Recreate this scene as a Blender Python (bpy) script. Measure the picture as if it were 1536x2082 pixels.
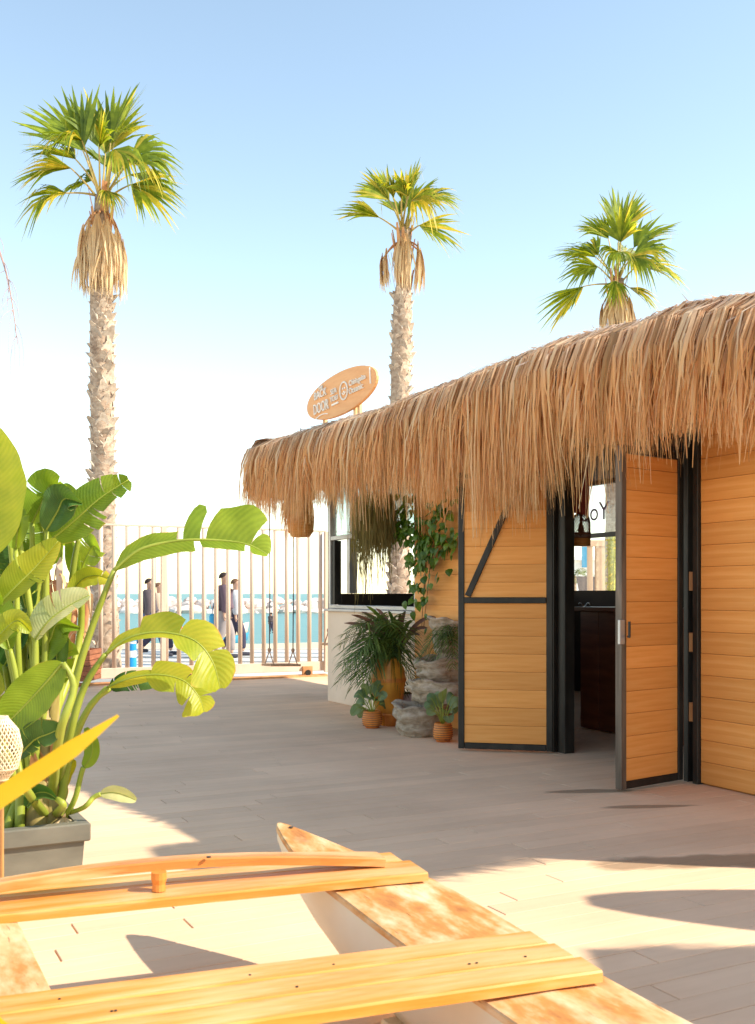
import bpy, math, random
import numpy as np
from mathutils import Vector, Matrix, Quaternion
R = math.radians
V = Vector
rnd = random.Random(7)
scene = bpy.context.scene
for o in list(bpy.data.objects): bpy.data.objects.remove(o)

# ------------------------------------------------------------------ camera
FPX, CXP, HYP, EYE = 2100.0, 768.0, 1207.0, 1.3
cam_d = bpy.data.cameras.new('camera')
cam = bpy.data.objects.new('camera', cam_d)
scene.collection.objects.link(cam)
scene.camera = cam
cam.location = (0, 0, EYE)
cam.rotation_euler = (R(90), 0, 0)
cam_d.sensor_fit = 'HORIZONTAL'
cam_d.sensor_width = 36
cam_d.lens = FPX / 1536 * 36
cam_d.shift_y = (HYP - 1041) / 1536
cam_d.clip_start = 0.05
cam_d.clip_end = 30000
cam_d.dof.use_dof = True
cam_d.dof.focus_distance = 9.0
cam_d.dof.aperture_fstop = 12.0

# ------------------------------------------------------------------ sky, sun, exposure
SUN_EL = R(37)
SUN_DIR = V((0.980 * math.cos(SUN_EL), -0.190 * math.cos(SUN_EL), math.sin(SUN_EL))).normalized()
world = bpy.data.worlds.new('World'); scene.world = world; world.use_nodes = True
wn = world.node_tree.nodes; wl = world.node_tree.links
bg = wn['Background']
sky = wn.new('ShaderNodeTexSky'); sky.sky_type = 'NISHITA'; sky.sun_disc = False
sky.sun_elevation = SUN_EL
sky.sun_rotation = math.atan2(SUN_DIR.x, SUN_DIR.y)
sky.air_density = 0.9; sky.dust_density = 0.15; sky.ozone_density = 0.3
wbal = wn.new('ShaderNodeMix'); wbal.data_type = 'RGBA'; wbal.blend_type = 'MULTIPLY'; wbal.inputs[0].default_value = 1.0
wbal.inputs[7].default_value = (1.12, 1.02, 0.84, 1)      # the photograph's warm white balance, even over the whole sky
wl.new(sky.outputs[0], wbal.inputs[6]); wl.new(wbal.outputs[2], bg.inputs[0]); bg.inputs[1].default_value = 0.15
sun_d = bpy.data.lights.new('sun', 'SUN'); sun_d.energy = 3.1; sun_d.angle = R(0.53); sun_d.color = (1, 0.90, 0.72)
sun = bpy.data.objects.new('sun', sun_d); scene.collection.objects.link(sun)
sun.rotation_euler = SUN_DIR.to_track_quat('Z', 'Y').to_euler()
sun.location = (6, -2, 8)
scene.view_settings.view_transform = 'Standard'
scene.view_settings.look = 'None'
scene.view_settings.gamma = 1
scene.view_settings.exposure = 1.36
scene.render.engine = 'CYCLES'
scene.cycles.max_bounces = 10
scene.cycles.transparent_max_bounces = 24
scene.cycles.diffuse_bounces = 5

# ------------------------------------------------------------------ helpers
COL = scene.collection
WM = {}

def P(px, py, Y):
    return V(((px - CXP) / FPX * Y, Y, EYE + (HYP - py) / FPX * Y))
def G(px, py, z=0.0):
    Y = (EYE - z) * FPX / (py - HYP)
    return V(((px - CXP) / FPX * Y, Y, z))
U2 = V((-0.4587, 0.8886, 0))       # along the hut front, away from the camera
N2 = V((-0.8886, -0.4587, 0))      # out of the hut front
E2 = -N2
REF = V((2.16, 7.13, 0))
def W(t, off, z):
    return REF + U2 * t + N2 * off + V((0, 0, z))
def wall_t(px, off=0.0):
    k = (px - CXP) / FPX
    a = REF + N2 * off
    return (a.x - k * a.y) / (-U2.x + k * U2.y)
UP = V((0, 0, 1))
HUT_ROT = Matrix(((U2.x, N2.x, 0), (U2.y, N2.y, 0), (0, 0, 1)))

class MB:
    def __init__(s): s.v = []; s.f = []; s.m = []; s.uv = []
    def add(s, vs, fs, mat=0, uvs=None):
        b = len(s.v)
        s.v += [tuple(x) for x in vs]
        s.uv += (uvs if uvs else [(0.5, 0.5)] * len(vs))
        for q in fs:
            s.f.append(tuple(b + i for i in q)); s.m.append(mat)
    def box(s, c, d, rot=None, mat=0, bev=0.0):
        c = V(c); x, y, z = d[0] / 2, d[1] / 2, d[2] / 2
        rot = rot or Matrix.Identity(3)
        if bev <= 0:
            vs = [V((a * x, b * y, e * z)) for e in (-1, 1) for b in (-1, 1) for a in (-1, 1)]
            fs = [(0, 2, 3, 1), (4, 5, 7, 6), (0, 1, 5, 4), (2, 6, 7, 3), (0, 4, 6, 2), (1, 3, 7, 5)]
        else:
            vs = []
            for e in (-1, 1):
                for b in (-1, 1):
                    for a in (-1, 1):
                        vs += [V((a * (x - bev), b * (y - bev), e * z)), V((a * (x - bev), b * y, e * (z - bev))), V((a * x, b * (y - bev), e * (z - bev)))]
            def I(a, b, e, k): return ((e > 0) * 4 + (b > 0) * 2 + (a > 0)) * 3 + k
            fs = []
            for e in (-1, 1):
                q = [I(-1, -1, e, 0), I(1, -1, e, 0), I(1, 1, e, 0), I(-1, 1, e, 0)]; fs.append(q if e > 0 else q[::-1])
                q = [I(-1, e, -1, 1), I(1, e, -1, 1), I(1, e, 1, 1), I(-1, e, 1, 1)]; fs.append(q if e < 0 else q[::-1])
                q = [I(e, -1, -1, 2), I(e, 1, -1, 2), I(e, 1, 1, 2), I(e, -1, 1, 2)]; fs.append(q if e > 0 else q[::-1])
                for b in (-1, 1):
                    fs.append((I(-1, b, e, 0), I(1, b, e, 0), I(1, b, e, 1), I(-1, b, e, 1)))
                    fs.append((I(b, -1, e, 0), I(b, 1, e, 0), I(b, 1, e, 2), I(b, -1, e, 2)))
                    fs.append((I(e, b, -1, 1), I(e, b, 1, 1), I(e, b, 1, 2), I(e, b, -1, 2)))
                    for a in (-1, 1):
                        fs.append((I(a, b, e, 0), I(a, b, e, 1), I(a, b, e, 2)))
        s.add([c + rot @ q for q in vs], fs, mat)
        return s
    def tube(s, pts, rad, n=6, mat=0, cap=True):
        pts = [V(p) for p in pts]; k = len(pts)
        if not hasattr(rad, '__len__'): rad = [rad] * k
        vs = []; uvs = []; fs = []
        t0 = (pts[1] - pts[0]).normalized()
        a = t0.orthogonal().normalized()
        for i, p in enumerate(pts):
            t = (pts[min(i + 1, k - 1)] - pts[max(i - 1, 0)]).normalized()
            a = (a - t * a.dot(t)).normalized(); b = t.cross(a)
            for j in range(n):
                th = 2 * math.pi * j / n
                vs.append(p + (a * math.cos(th) + b * math.sin(th)) * rad[i]); uvs.append((i / (k - 1), j / n))
        for i in range(k - 1):
            for j in range(n):
                fs.append((i * n + j, i * n + (j + 1) % n, (i + 1) * n + (j + 1) % n, (i + 1) * n + j))
        if cap:
            fs.append(tuple(range(n - 1, -1, -1))); fs.append(tuple((k - 1) * n + j for j in range(n)))
        s.add(vs, fs, mat, uvs); return s
    def ribbon(s, pts, wid, side, mat=0, uvr=None):
        vs = []; uvs = []; fs = []; k = len(pts)
        for i, p in enumerate(pts):
            sd = side[i] if isinstance(side, list) else side
            w = wid[i] if hasattr(wid, '__len__') else wid
            vs += [p - sd * (w / 2), p + sd * (w / 2)]
            uvs += [(0, i / (k - 1)), (1, i / (k - 1))] if uvr is None else [(uvr, i / (k - 1))] * 2
        for i in range(k - 1): fs.append((2 * i, 2 * i + 1, 2 * i + 3, 2 * i + 2))
        s.add(vs, fs, mat, uvs); return s
    def lathe(s, prof, c=(0, 0, 0), n=24, mat=0, fn=None):
        c = V(c); vs = []; uvs = []; fs = []; k = len(prof)
        for i, (r, z) in enumerate(prof):
            for j in range(n):
                th = 2 * math.pi * j / n
                q = V((r * math.cos(th), r * math.sin(th), z))
                if fn: q = fn(q, th, z, r)
                vs.append(c + q); uvs.append((j / n, i / max(1, k - 1)))
        for i in range(k - 1):
            for j in range(n):
                fs.append((i * n + j, i * n + (j + 1) % n, (i + 1) * n + (j + 1) % n, (i + 1) * n + j))
        s.add(vs, fs, mat, uvs); return s
    def mesh(s, name, mats, smooth=False):
        me = bpy.data.meshes.new(name)
        me.from_pydata(s.v, [], s.f)
        for m in (mats if isinstance(mats, (list, tuple)) else [mats]): me.materials.append(m)
        me.polygons.foreach_set('material_index', s.m)
        if smooth: me.polygons.foreach_set('use_smooth', [True] * len(s.f))
        uvl = me.uv_layers.new(name='UVMap')
        li = np.zeros(len(me.loops), dtype=np.int32); me.loops.foreach_get('vertex_index', li)
        uvl.data.foreach_set('uv', np.array(s.uv, dtype=np.float32)[li].ravel())
        me.update(); return me
    def build(s, name, mats, parent=None, smooth=False, kind=None):
        if parent is None:
            a = np.array(s.v); org = V(((a[:, 0].min() + a[:, 0].max()) / 2, (a[:, 1].min() + a[:, 1].max()) / 2, a[:, 2].min()))
            s.v = [tuple(V(q) - org) for q in s.v]
            o = place(name, s.mesh(name, mats, smooth), Matrix.Translation(org))
        else:
            o = place(name, s.mesh(name, mats, smooth), Matrix.Identity(4), parent)
        if kind: o['kind'] = kind
        return o

def place(name, me, M, parent=None):
    o = bpy.data.objects.new(name, me); COL.objects.link(o)
    if parent is not None:
        o.parent = parent; o.matrix_parent_inverse = WM[parent.name].inverted()
    o.matrix_basis = M; WM[o.name] = M.copy()
    return o
def empty(name, loc):
    o = bpy.data.objects.new(name, None); COL.objects.link(o)
    o.empty_display_size = 0.1; o.location = loc; WM[o.name] = Matrix.Translation(V(loc)); return o
def tag(o, label=None, cat=None, group=None, kind=None):
    if label: o['label'] = label
    if cat: o['category'] = cat
    if group: o['group'] = group
    if kind: o['kind'] = kind
    return o
def thing(name, loc, label, cat, group=None):
    return tag(empty(name, loc), label, cat, group)
def lerp(a, b, t): return a + (b - a) * t
def interp(x, tab):
    return float(np.interp(x, [a for a, b in tab], [b for a, b in tab]))
def bez(pts, n):
    pts = [V(p) for p in pts]; out = []
    for i in range(n):
        t = i / (n - 1); q = list(pts)
        while len(q) > 1: q = [q[j].lerp(q[j + 1], t) for j in range(len(q) - 1)]
        out.append(q[0])
    return out
def spline(pts, n):
    pts = [V(p) for p in pts]; k = len(pts) - 1; out = []
    for i in range(n):
        x = i / (n - 1) * k; j = min(int(x), k - 1); t = x - j
        p0 = pts[max(j - 1, 0)]; p1 = pts[j]; p2 = pts[j + 1]; p3 = pts[min(j + 2, k)]
        out.append(0.5 * ((2 * p1) + (p2 - p0) * t + (2 * p0 - 5 * p1 + 4 * p2 - p3) * t * t + (3 * p1 - p0 - 3 * p2 + p3) * t ** 3))
    return out
def rot_to(x, z=UP):
    x = x.normalized(); y = z.cross(x).normalized(); zz = x.cross(y)
    return Matrix((x, y, zz)).transposed()

# ------------------------------------------------------------------ materials
def new_mat(name):
    m = bpy.data.materials.new(name); m.use_nodes = True
    n = m.node_tree.nodes; return m, n, m.node_tree.links, n['Principled BSDF']
def ramp(n, stops):
    r = n.new('ShaderNodeValToRGB'); e = r.color_ramp.elements
    while len(e) < len(stops): e.new(0.5)
    for el, (p, c) in zip(e, stops): el.position = p; el.color = (*c, 1)
    return r
def math_node(n, l, op, a, b=None, clamp=False):
    q = n.new('ShaderNodeMath'); q.operation = op; q.use_clamp = clamp
    for i, x in enumerate((a, b)):
        if x is None: continue
        if isinstance(x, (int, float)): q.inputs[i].default_value = x
        else: l.new(x, q.inputs[i])
    return q.outputs[0]
def mixc(n, l, f, a, b, mode='MIX'):
    q = n.new('ShaderNodeMix'); q.data_type = 'RGBA'; q.blend_type = mode
    for i, x in ((0, f), (6, a), (7, b)):
        if isinstance(x, (int, float)): q.inputs[i].default_value = x
        elif isinstance(x, tuple): q.inputs[i].default_value = (*x, 1)
        else: l.new(x, q.inputs[i])
    return q.outputs[2]
def coords(n, l, scale, kind='Object', rot=None):
    tc = n.new('ShaderNodeTexCoord'); mp = n.new('ShaderNodeMapping')
    mp.inputs['Scale'].default_value = scale
    if rot: mp.inputs['Rotation'].default_value = rot
    l.new(tc.outputs[kind], mp.inputs[0]); return mp.outputs[0]
def noise(n, l, vec, scale=1, detail=4, rough=0.55):
    t = n.new('ShaderNodeTexNoise'); t.inputs['Scale'].default_value = scale
    t.inputs['Detail'].default_value = detail; t.inputs['Roughness'].default_value = rough
    l.new(vec, t.inputs['Vector']); return t.outputs['Fac']
def rand_val(n, l):
    g = n.new('ShaderNodeNewGeometry'); oi = n.new('ShaderNodeObjectInfo')
    return math_node(n, l, 'FRACT', math_node(n, l, 'ADD', g.outputs['Random Per Island'], oi.outputs['Random']))
def bump(n, l, bs, h, strength, dist=0.01):
    b = n.new('ShaderNodeBump'); b.inputs['Strength'].default_value = strength; b.inputs['Distance'].default_value = dist
    l.new(h, b.inputs['Height']); l.new(b.outputs[0], bs.inputs['Normal'])
def pmat(name, stops, scale=(3, 3, 3), rough=0.6, bmp=0.2, var=0.12, detail=5, spec=0.3, metal=0.0, bdist=0.005, kind='Object'):
    m, n, l, b = new_mat(name)
    vec = coords(n, l, scale, kind)
    f = noise(n, l, vec, 1, detail)
    f2 = math_node(n, l, 'MULTIPLY_ADD', f, 1.8); n[-1] if False else None
    n.get(n[-1].name).inputs[2].default_value = -0.4
    rp = ramp(n, stops); l.new(f2, rp.inputs[0])
    hsv = n.new('ShaderNodeHueSaturation'); l.new(rp.outputs[0], hsv.inputs['Color'])
    rv = rand_val(n, l)
    l.new(math_node(n, l, 'ADD', math_node(n, l, 'MULTIPLY', rv, 2 * var), 1 - var), hsv.inputs['Value'])
    l.new(hsv.outputs[0], b.inputs['Base Color'])
    b.inputs['Roughness'].default_value = rough; b.inputs['Specular IOR Level'].default_value = spec; b.inputs['Metallic'].default_value = metal
    if bmp: bump(n, l, b, f, bmp, bdist)
    return m

def leaf_mat(name, c_dark, c_light, c_edge=None, veins=26, trans=0.45, rough=0.38, var=0.25):
    m, n, l, b = new_mat(name)
    uv = n.new('ShaderNodeTexCoord').outputs['UV']
    sep = n.new('ShaderNodeSeparateXYZ'); l.new(uv, sep.inputs[0])
    cr = math_node(n, l, 'ABSOLUTE', math_node(n, l, 'SUBTRACT', sep.outputs[0], 0.5))
    ph = math_node(n, l, 'ADD', math_node(n, l, 'MULTIPLY', sep.outputs[1], veins), math_node(n, l, 'MULTIPLY', cr, -veins * 0.18))
    vs = math_node(n, l, 'SINE', math_node(n, l, 'MULTIPLY', ph, 6.28))
    vec = coords(n, l, (7, 7, 7))
    nz = noise(n, l, vec, 1, 4)
    f = math_node(n, l, 'ADD', nz, math_node(n, l, 'MULTIPLY', vs, 0.05), True)
    rp = ramp(n, [(0.3, c_dark), (0.7, c_light)]); l.new(f, rp.inputs[0])
    col = rp.outputs[0]
    if c_edge:
        e = math_node(n, l, 'ADD', math_node(n, l, 'MULTIPLY', cr, 2), math_node(n, l, 'MULTIPLY', nz, 0.5))
        er = ramp(n, [(0.0, (0, 0, 0)), (0.93, (0, 0, 0)), (1.0, (1, 1, 1))]); l.new(math_node(n, l, 'MULTIPLY', e, 0.75), er.inputs[0])
        col = mixc(n, l, er.outputs[0], col, c_edge)
    hsv = n.new('ShaderNodeHueSaturation'); l.new(col, hsv.inputs['Color'])
    rv = rand_val(n, l)
    l.new(math_node(n, l, 'ADD', math_node(n, l, 'MULTIPLY', rv, 2 * var), 1 - var), hsv.inputs['Value'])
    l.new(math_node(n, l, 'ADD', math_node(n, l, 'MULTIPLY', rv, -0.03), 0.515), hsv.inputs['Hue'])
    l.new(hsv.outputs[0], b.inputs['Base Color'])
    b.inputs['Roughness'].default_value = rough; b.inputs['Specular IOR Level'].default_value = 0.35
    if veins: bump(n, l, b, vs, 0.14, 0.004)
    tr = n.new('ShaderNodeBsdfTranslucent')
    br = mixc(n, l, 1.0, hsv.outputs[0], (1.9, 1.6, 0.6), 'MULTIPLY')
    l.new(br, tr.inputs[0])
    mx = n.new('ShaderNodeMixShader'); mx.inputs[0].default_value = trans
    l.new(b.outputs[0], mx.inputs[1]); l.new(tr.outputs[0], mx.inputs[2])
    l.new(mx.outputs[0], n['Material Output'].inputs[0])
    return m

def thatch_mat(name, base, tip, trans=0.25, var=0.35):
    m, n, l, b = new_mat(name)
    uv = n.new('ShaderNodeTexCoord').outputs['UV']
    sep = n.new('ShaderNodeSeparateXYZ'); l.new(uv, sep.inputs[0])
    rv = rand_val(n, l)
    rp = ramp(n, base); l.new(rv, rp.inputs[0])
    rp2 = ramp(n, tip); l.new(rv, rp2.inputs[0])
    w = ramp(n, [(0.25, (0, 0, 0)), (0.65, (1, 1, 1))]); l.new(sep.outputs[1], w.inputs[0])
    col = mixc(n, l, w.outputs[0], rp.outputs[0], rp2.outputs[0])
    l.new(col, b.inputs['Base Color']); b.inputs['Roughness'].default_value = 0.75; b.inputs['Specular IOR Level'].default_value = 0.2
    tr = n.new('ShaderNodeBsdfTranslucent'); l.new(col, tr.inputs[0])
    mx = n.new('ShaderNodeMixShader'); mx.inputs[0].default_value = trans
    l.new(b.outputs[0], mx.inputs[1]); l.new(tr.outputs[0], mx.inputs[2]); l.new(mx.outputs[0], n['Material Output'].inputs[0])
    return m

def glass_mat(name, tint, refl=0.1, body=0.0):
    m, n, l, b = new_mat(name)
    t = n.new('ShaderNodeBsdfTransparent'); t.inputs[0].default_value = (*tint, 1)
    b.inputs['Base Color'].default_value = (*tint, 1)
    g = n.new('ShaderNodeBsdfGlossy'); g.inputs['Roughness'].default_value = 0.02
    lw = n.new('ShaderNodeLayerWeight'); lw.inputs[0].default_value = 0.5
    fr = math_node(n, l, 'ADD', 0.035, math_node(n, l, 'MULTIPLY', math_node(n, l, 'POWER', lw.outputs['Facing'], 4.0), 0.6))
    mx = n.new('ShaderNodeMixShader'); l.new(math_node(n, l, 'ADD', fr, refl), mx.inputs[0])
    l.new(t.outputs[0], mx.inputs[1]); l.new(g.outputs[0], mx.inputs[2])
    m2 = n.new('ShaderNodeMixShader'); m2.inputs[0].default_value = body
    l.new(mx.outputs[0], m2.inputs[1]); l.new(b.outputs[0], m2.inputs[2])
    l.new(m2.outputs[0], n['Material Output'].inputs[0]); return m

M = {}
def deck_mat():
    m, n, l, b = new_mat('deck_composite')
    vec = coords(n, l, (1.2, 22, 8))
    g = noise(n, l, vec, 1, 6, 0.6)
    rp = ramp(n, [(0.25, (0.78, 0.535, 0.355)), (0.75, (0.85, 0.60, 0.41))]); l.new(g, rp.inputs[0])
    hsv = n.new('ShaderNodeHueSaturation'); l.new(rp.outputs[0], hsv.inputs['Color'])
    l.new(math_node(n, l, 'ADD', math_node(n, l, 'MULTIPLY', rand_val(n, l), 0.10), 0.95), hsv.inputs['Value'])
    geo = n.new('ShaderNodeNewGeometry')
    big = noise(n, l, geo.outputs['Position'], 0.9, 5)
    col = mixc(n, l, 1.0, hsv.outputs[0], ramp_out(n, l, big, [(0.3, (0.86, 0.84, 0.82)), (0.7, (1.05, 1.04, 1.02))]), 'MULTIPLY')
    # damp patches with their own outline
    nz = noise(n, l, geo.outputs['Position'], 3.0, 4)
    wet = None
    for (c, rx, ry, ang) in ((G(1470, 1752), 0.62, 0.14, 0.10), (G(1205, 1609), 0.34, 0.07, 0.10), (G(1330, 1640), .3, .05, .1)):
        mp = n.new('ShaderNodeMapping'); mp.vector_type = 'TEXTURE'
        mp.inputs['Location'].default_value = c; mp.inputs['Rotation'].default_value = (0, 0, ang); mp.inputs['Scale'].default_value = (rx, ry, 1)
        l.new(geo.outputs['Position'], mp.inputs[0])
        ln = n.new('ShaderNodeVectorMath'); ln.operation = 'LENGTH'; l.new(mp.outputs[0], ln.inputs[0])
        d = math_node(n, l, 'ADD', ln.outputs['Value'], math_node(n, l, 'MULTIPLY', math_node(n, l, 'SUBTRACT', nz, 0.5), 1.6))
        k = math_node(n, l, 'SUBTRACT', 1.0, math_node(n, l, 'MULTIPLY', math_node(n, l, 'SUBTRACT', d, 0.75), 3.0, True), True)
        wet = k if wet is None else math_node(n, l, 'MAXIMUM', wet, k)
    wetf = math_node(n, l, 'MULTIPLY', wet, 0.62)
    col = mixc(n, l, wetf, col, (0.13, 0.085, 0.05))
    l.new(col, b.inputs['Base Color'])
    l.new(math_node(n, l, 'SUBTRACT', 0.82, math_node(n, l, 'MULTIPLY', wet, 0.3)), b.inputs['Roughness']); b.inputs['Specular IOR Level'].default_value = 0.15
    bump(n, l, b, g, 0.25, 0.003)
    return m
def ramp_out(n, l, f, stops):
    r = ramp(n, stops); l.new(f, r.inputs[0]); return r.outputs[0]
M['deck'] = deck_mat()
M['joint'] = pmat('deck_joint', [(0, (0.10, 0.065, 0.04)), (1, (0.16, 0.10, 0.06))], rough=0.9)
M['board'] = pmat('cladding_board', [(0.1, (0.72, 0.285, 0.065)), (0.5, (0.80, 0.345, 0.09)), (0.9, (0.86, 0.41, 0.13))], scale=(1.9, 26, 34), rough=0.6, bmp=0.35, var=0.11, detail=7, bdist=0.003)
M['board_back'] = pmat('board_backing', [(0, (0.36, 0.15, 0.045)), (1, (0.42, 0.18, 0.06))], rough=0.9)
M['black'] = pmat('black_steel', [(0.2, (0.018, 0.016, 0.014)), (0.8, (0.04, 0.035, 0.03))], scale=(9, 9, 3), rough=0.45, bmp=0.1)
M['greypost'] = pmat('worn_grey_steel', [(0.2, (0.085, 0.06, 0.045)), (0.6, (0.14, 0.105, 0.08)), (0.9, (0.22, 0.16, 0.12))], scale=(20, 20, 2), rough=0.5)
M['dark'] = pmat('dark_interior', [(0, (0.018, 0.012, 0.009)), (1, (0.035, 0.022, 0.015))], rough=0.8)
M['counter'] = pmat('mahogany_counter', [(0.2, (0.10, 0.028, 0.013)), (0.8, (0.17, 0.055, 0.024))], scale=(2, 2, 14), rough=0.35)
M['render'] = pmat('cream_render', [(0.2, (0.72, 0.56, 0.42)), (0.8, (0.80, 0.64, 0.50))], scale=(2, 2, 2), rough=0.85, bmp=0.15)
M['alu'] = pmat('grey_aluminium', [(0.2, (0.42, 0.42, 0.43)), (0.8, (0.52, 0.52, 0.53))], scale=(3, 3, 3), rough=0.35, metal=0.5)
M['cream_metal'] = pmat('cream_painted_steel', [(0.2, (0.62, 0.47, 0.36)), (0.8, (0.69, 0.54, 0.43))], scale=(5, 5, 2), rough=0.5, bmp=0.05, var=0.04)
M['rust'] = pmat('orange_track', [(0.2, (0.5, 0.22, 0.09)), (0.8, (0.7, 0.36, 0.16))], scale=(8, 8, 8), rough=0.7)
M['thatch'] = thatch_mat('dry_palm_thatch',
    [(0, (0.66, 0.50, 0.40)), (0.3, (0.84, 0.68, 0.57)), (0.5, (0.70, 0.52, 0.38)), (0.72, (0.36, 0.23, 0.14)), (0.82, (0.86, 0.70, 0.55)), (1, (0.90, 0.78, 0.66))],
    [(0, (0.89, 0.51, 0.22)), (0.3, (0.95, 0.63, 0.33)), (0.5, (0.80, 0.43, 0.17)), (0.72, (0.38, 0.20, 0.08)), (0.80, (0.90, 0.62, 0.31)), (1, (0.95, 0.78, 0.52))], 0.5)
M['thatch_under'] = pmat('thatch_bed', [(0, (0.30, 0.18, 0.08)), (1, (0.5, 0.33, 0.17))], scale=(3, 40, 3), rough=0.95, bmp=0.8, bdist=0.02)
M['deadleaf'] = thatch_mat('dead_palm_leaf', [(0, (0.66, 0.42, 0.20)), (0.5, (0.75, 0.53, 0.30)), (1, (0.55, 0.30, 0.13))],
    [(0, (0.76, 0.56, 0.32)), (0.5, (0.82, 0.65, 0.42)), (1, (0.58, 0.38, 0.2))], 0.3)
M['petiole_dead'] = pmat('orange_leaf_base', [(0.2, (0.42, 0.17, 0.07)), (0.8, (0.7, 0.38, 0.18))], scale=(6, 6, 3), rough=0.7)
M['frond'] = leaf_mat('palm_frond', (0.10, 0.16, 0.012), (0.26, 0.33, 0.03), None, 0, 0.42, 0.4, 0.35)
M['frond_y'] = leaf_mat('yellowing_frond', (0.30, 0.30, 0.03), (0.56, 0.47, 0.07), None, 0, 0.45, 0.45, 0.3)
M['petiole'] = pmat('frond_stalk', [(0.2, (0.30, 0.24, 0.05)), (0.8, (0.50, 0.36, 0.12))], rough=0.5)
M['trunk'] = pmat('palm_trunk', [(0.1, (0.20, 0.13, 0.09)), (0.5, (0.36, 0.26, 0.19)), (0.9, (0.48, 0.38, 0.29))], scale=(9, 9, 14), rough=0.9, bmp=0.8, bdist=0.02)
M['boot'] = pmat('palm_boot', [(0.1, (0.36, 0.27, 0.20)), (0.5, (0.54, 0.44, 0.35)), (0.9, (0.68, 0.58, 0.48))], scale=(12, 12, 12), rough=0.85, bmp=0.5, var=0.22)
M['strel'] = leaf_mat('strelitzia_leaf', (0.13, 0.22, 0.018), (0.24, 0.36, 0.035), (0.52, 0.38, 0.09), 30, 0.42, 0.36, 0.18)
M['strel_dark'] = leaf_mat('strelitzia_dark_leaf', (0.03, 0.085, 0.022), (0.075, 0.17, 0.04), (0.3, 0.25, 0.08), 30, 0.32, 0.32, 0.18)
M['strel_pale'] = leaf_mat('strelitzia_pale_leaf', (0.40, 0.46, 0.20), (0.60, 0.62, 0.36), (0.6, 0.42, 0.24), 24, 0.35, 0.45, 0.1)
M['strel_yel'] = leaf_mat('strelitzia_yellow_leaf', (0.27, 0.34, 0.025), (0.43, 0.45, 0.045), (0.6, 0.30, 0.08), 26, 0.45, 0.4, 0.12)
M['yellow'] = leaf_mat('yellow_leaf', (0.72, 0.48, 0.02), (0.85, 0.60, 0.03), None, 0, 0.35, 0.5, 0.05)
M['stalk'] = pmat('green_stalk', [(0.2, (0.22, 0.27, 0.03)), (0.8, (0.36, 0.40, 0.06))], scale=(4, 4, 2), rough=0.4, bmp=0.1)
M['stem_brown'] = pmat('brown_stem', [(0.15, (0.15, 0.09, 0.03)), (0.5, (0.30, 0.24, 0.07)), (0.9, (0.48, 0.36, 0.18))], scale=(9, 9, 2), rough=0.7)
M['soil'] = pmat('soil', [(0.2, (0.05, 0.03, 0.02)), (0.8, (0.18, 0.11, 0.06))], scale=(25, 25, 25), rough=1, bmp=1, bdist=0.02)
M['planter'] = pmat('grey_planter', [(0.2, (0.155, 0.145, 0.115)), (0.8, (0.205, 0.19, 0.15))], scale=(5, 5, 12), rough=0.6, bmp=0.1)
M['redwood'] = pmat('red_brown_slat', [(0.2, (0.21, 0.068, 0.032)), (0.8, (0.36, 0.13, 0.06))], scale=(3, 3, 20), rough=0.55, var=0.2)
M['terracotta'] = pmat('orange_glaze', [(0.2, (0.56, 0.16, 0.03)), (0.8, (0.76, 0.27, 0.055))], scale=(8, 8, 8), rough=0.45, bmp=0.15, var=0.1)
M['amber'] = pmat('amber_glaze', [(0.2, (0.52, 0.18, 0.025)), (0.8, (0.76, 0.33, 0.045))], scale=(5, 5, 3), rough=0.3, bmp=0.05)
M['mauve'] = pmat('mauve_pot', [(0.2, (0.36, 0.26, 0.25)), (0.8, (0.44, 0.33, 0.32))], rough=0.7)
M['rock'] = pmat('fountain_rock', [(0.1, (0.20, 0.145, 0.095)), (0.45, (0.38, 0.29, 0.21)), (0.9, (0.58, 0.48, 0.39))], scale=(11, 11, 22), rough=0.85, bmp=1.0, detail=8, bdist=0.03)
M['boulder'] = pmat('breakwater_rock', [(0.1, (0.55, 0.42, 0.36)), (0.5, (0.75, 0.64, 0.58)), (0.9, (0.86, 0.78, 0.73))], scale=(1.2, 1.2, 1.2), rough=0.9, bmp=0.6, var=0.2, bdist=0.1)
M['foliage'] = leaf_mat('pot_palm_leaf', (0.055, 0.10, 0.02), (0.13, 0.20, 0.045), None, 0, 0.3, 0.45, 0.4)
M['cordyline'] = leaf_mat('purple_strap_leaf', (0.09, 0.045, 0.045), (0.19, 0.11, 0.09), None, 0, 0.25, 0.4, 0.3)
M['broad'] = leaf_mat('broad_grey_green_leaf', (0.10, 0.17, 0.075), (0.22, 0.30, 0.16), None, 0, 0.3, 0.45, 0.25)
M['vine'] = leaf_mat('vine_leaf', (0.04, 0.11, 0.012), (0.12, 0.23, 0.02), None, 0, 0.35, 0.35, 0.4)
M['trail'] = thatch_mat('trailing_plant', [(0, (0.15, 0.18, 0.03)), (0.5, (0.30, 0.30, 0.06)), (0.7, (0.08, 0.09, 0.02)), (1, (0.22, 0.25, 0.04))],
    [(0, (0.24, 0.20, 0.06)), (0.5, (0.30, 0.22, 0.08)), (1, (0.16, 0.14, 0.05))], 0.3)
M['basket'] = pmat('brown_basket', [(0.2, (0.52, 0.21, 0.05)), (0.8, (0.74, 0.36, 0.10))], scale=(6, 6, 60), rough=0.7, bmp=0.6)
M['rattan'] = pmat('rattan', [(0.2, (0.55, 0.40, 0.20)), (0.8, (0.78, 0.62, 0.36))], scale=(20, 20, 90), rough=0.7, bmp=0.5)
M['rattan_dark'] = pmat('dark_rattan', [(0.2, (0.16, 0.06, 0.03)), (0.8, (0.30, 0.12, 0.05))], scale=(20, 20, 60), rough=0.6)
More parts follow.
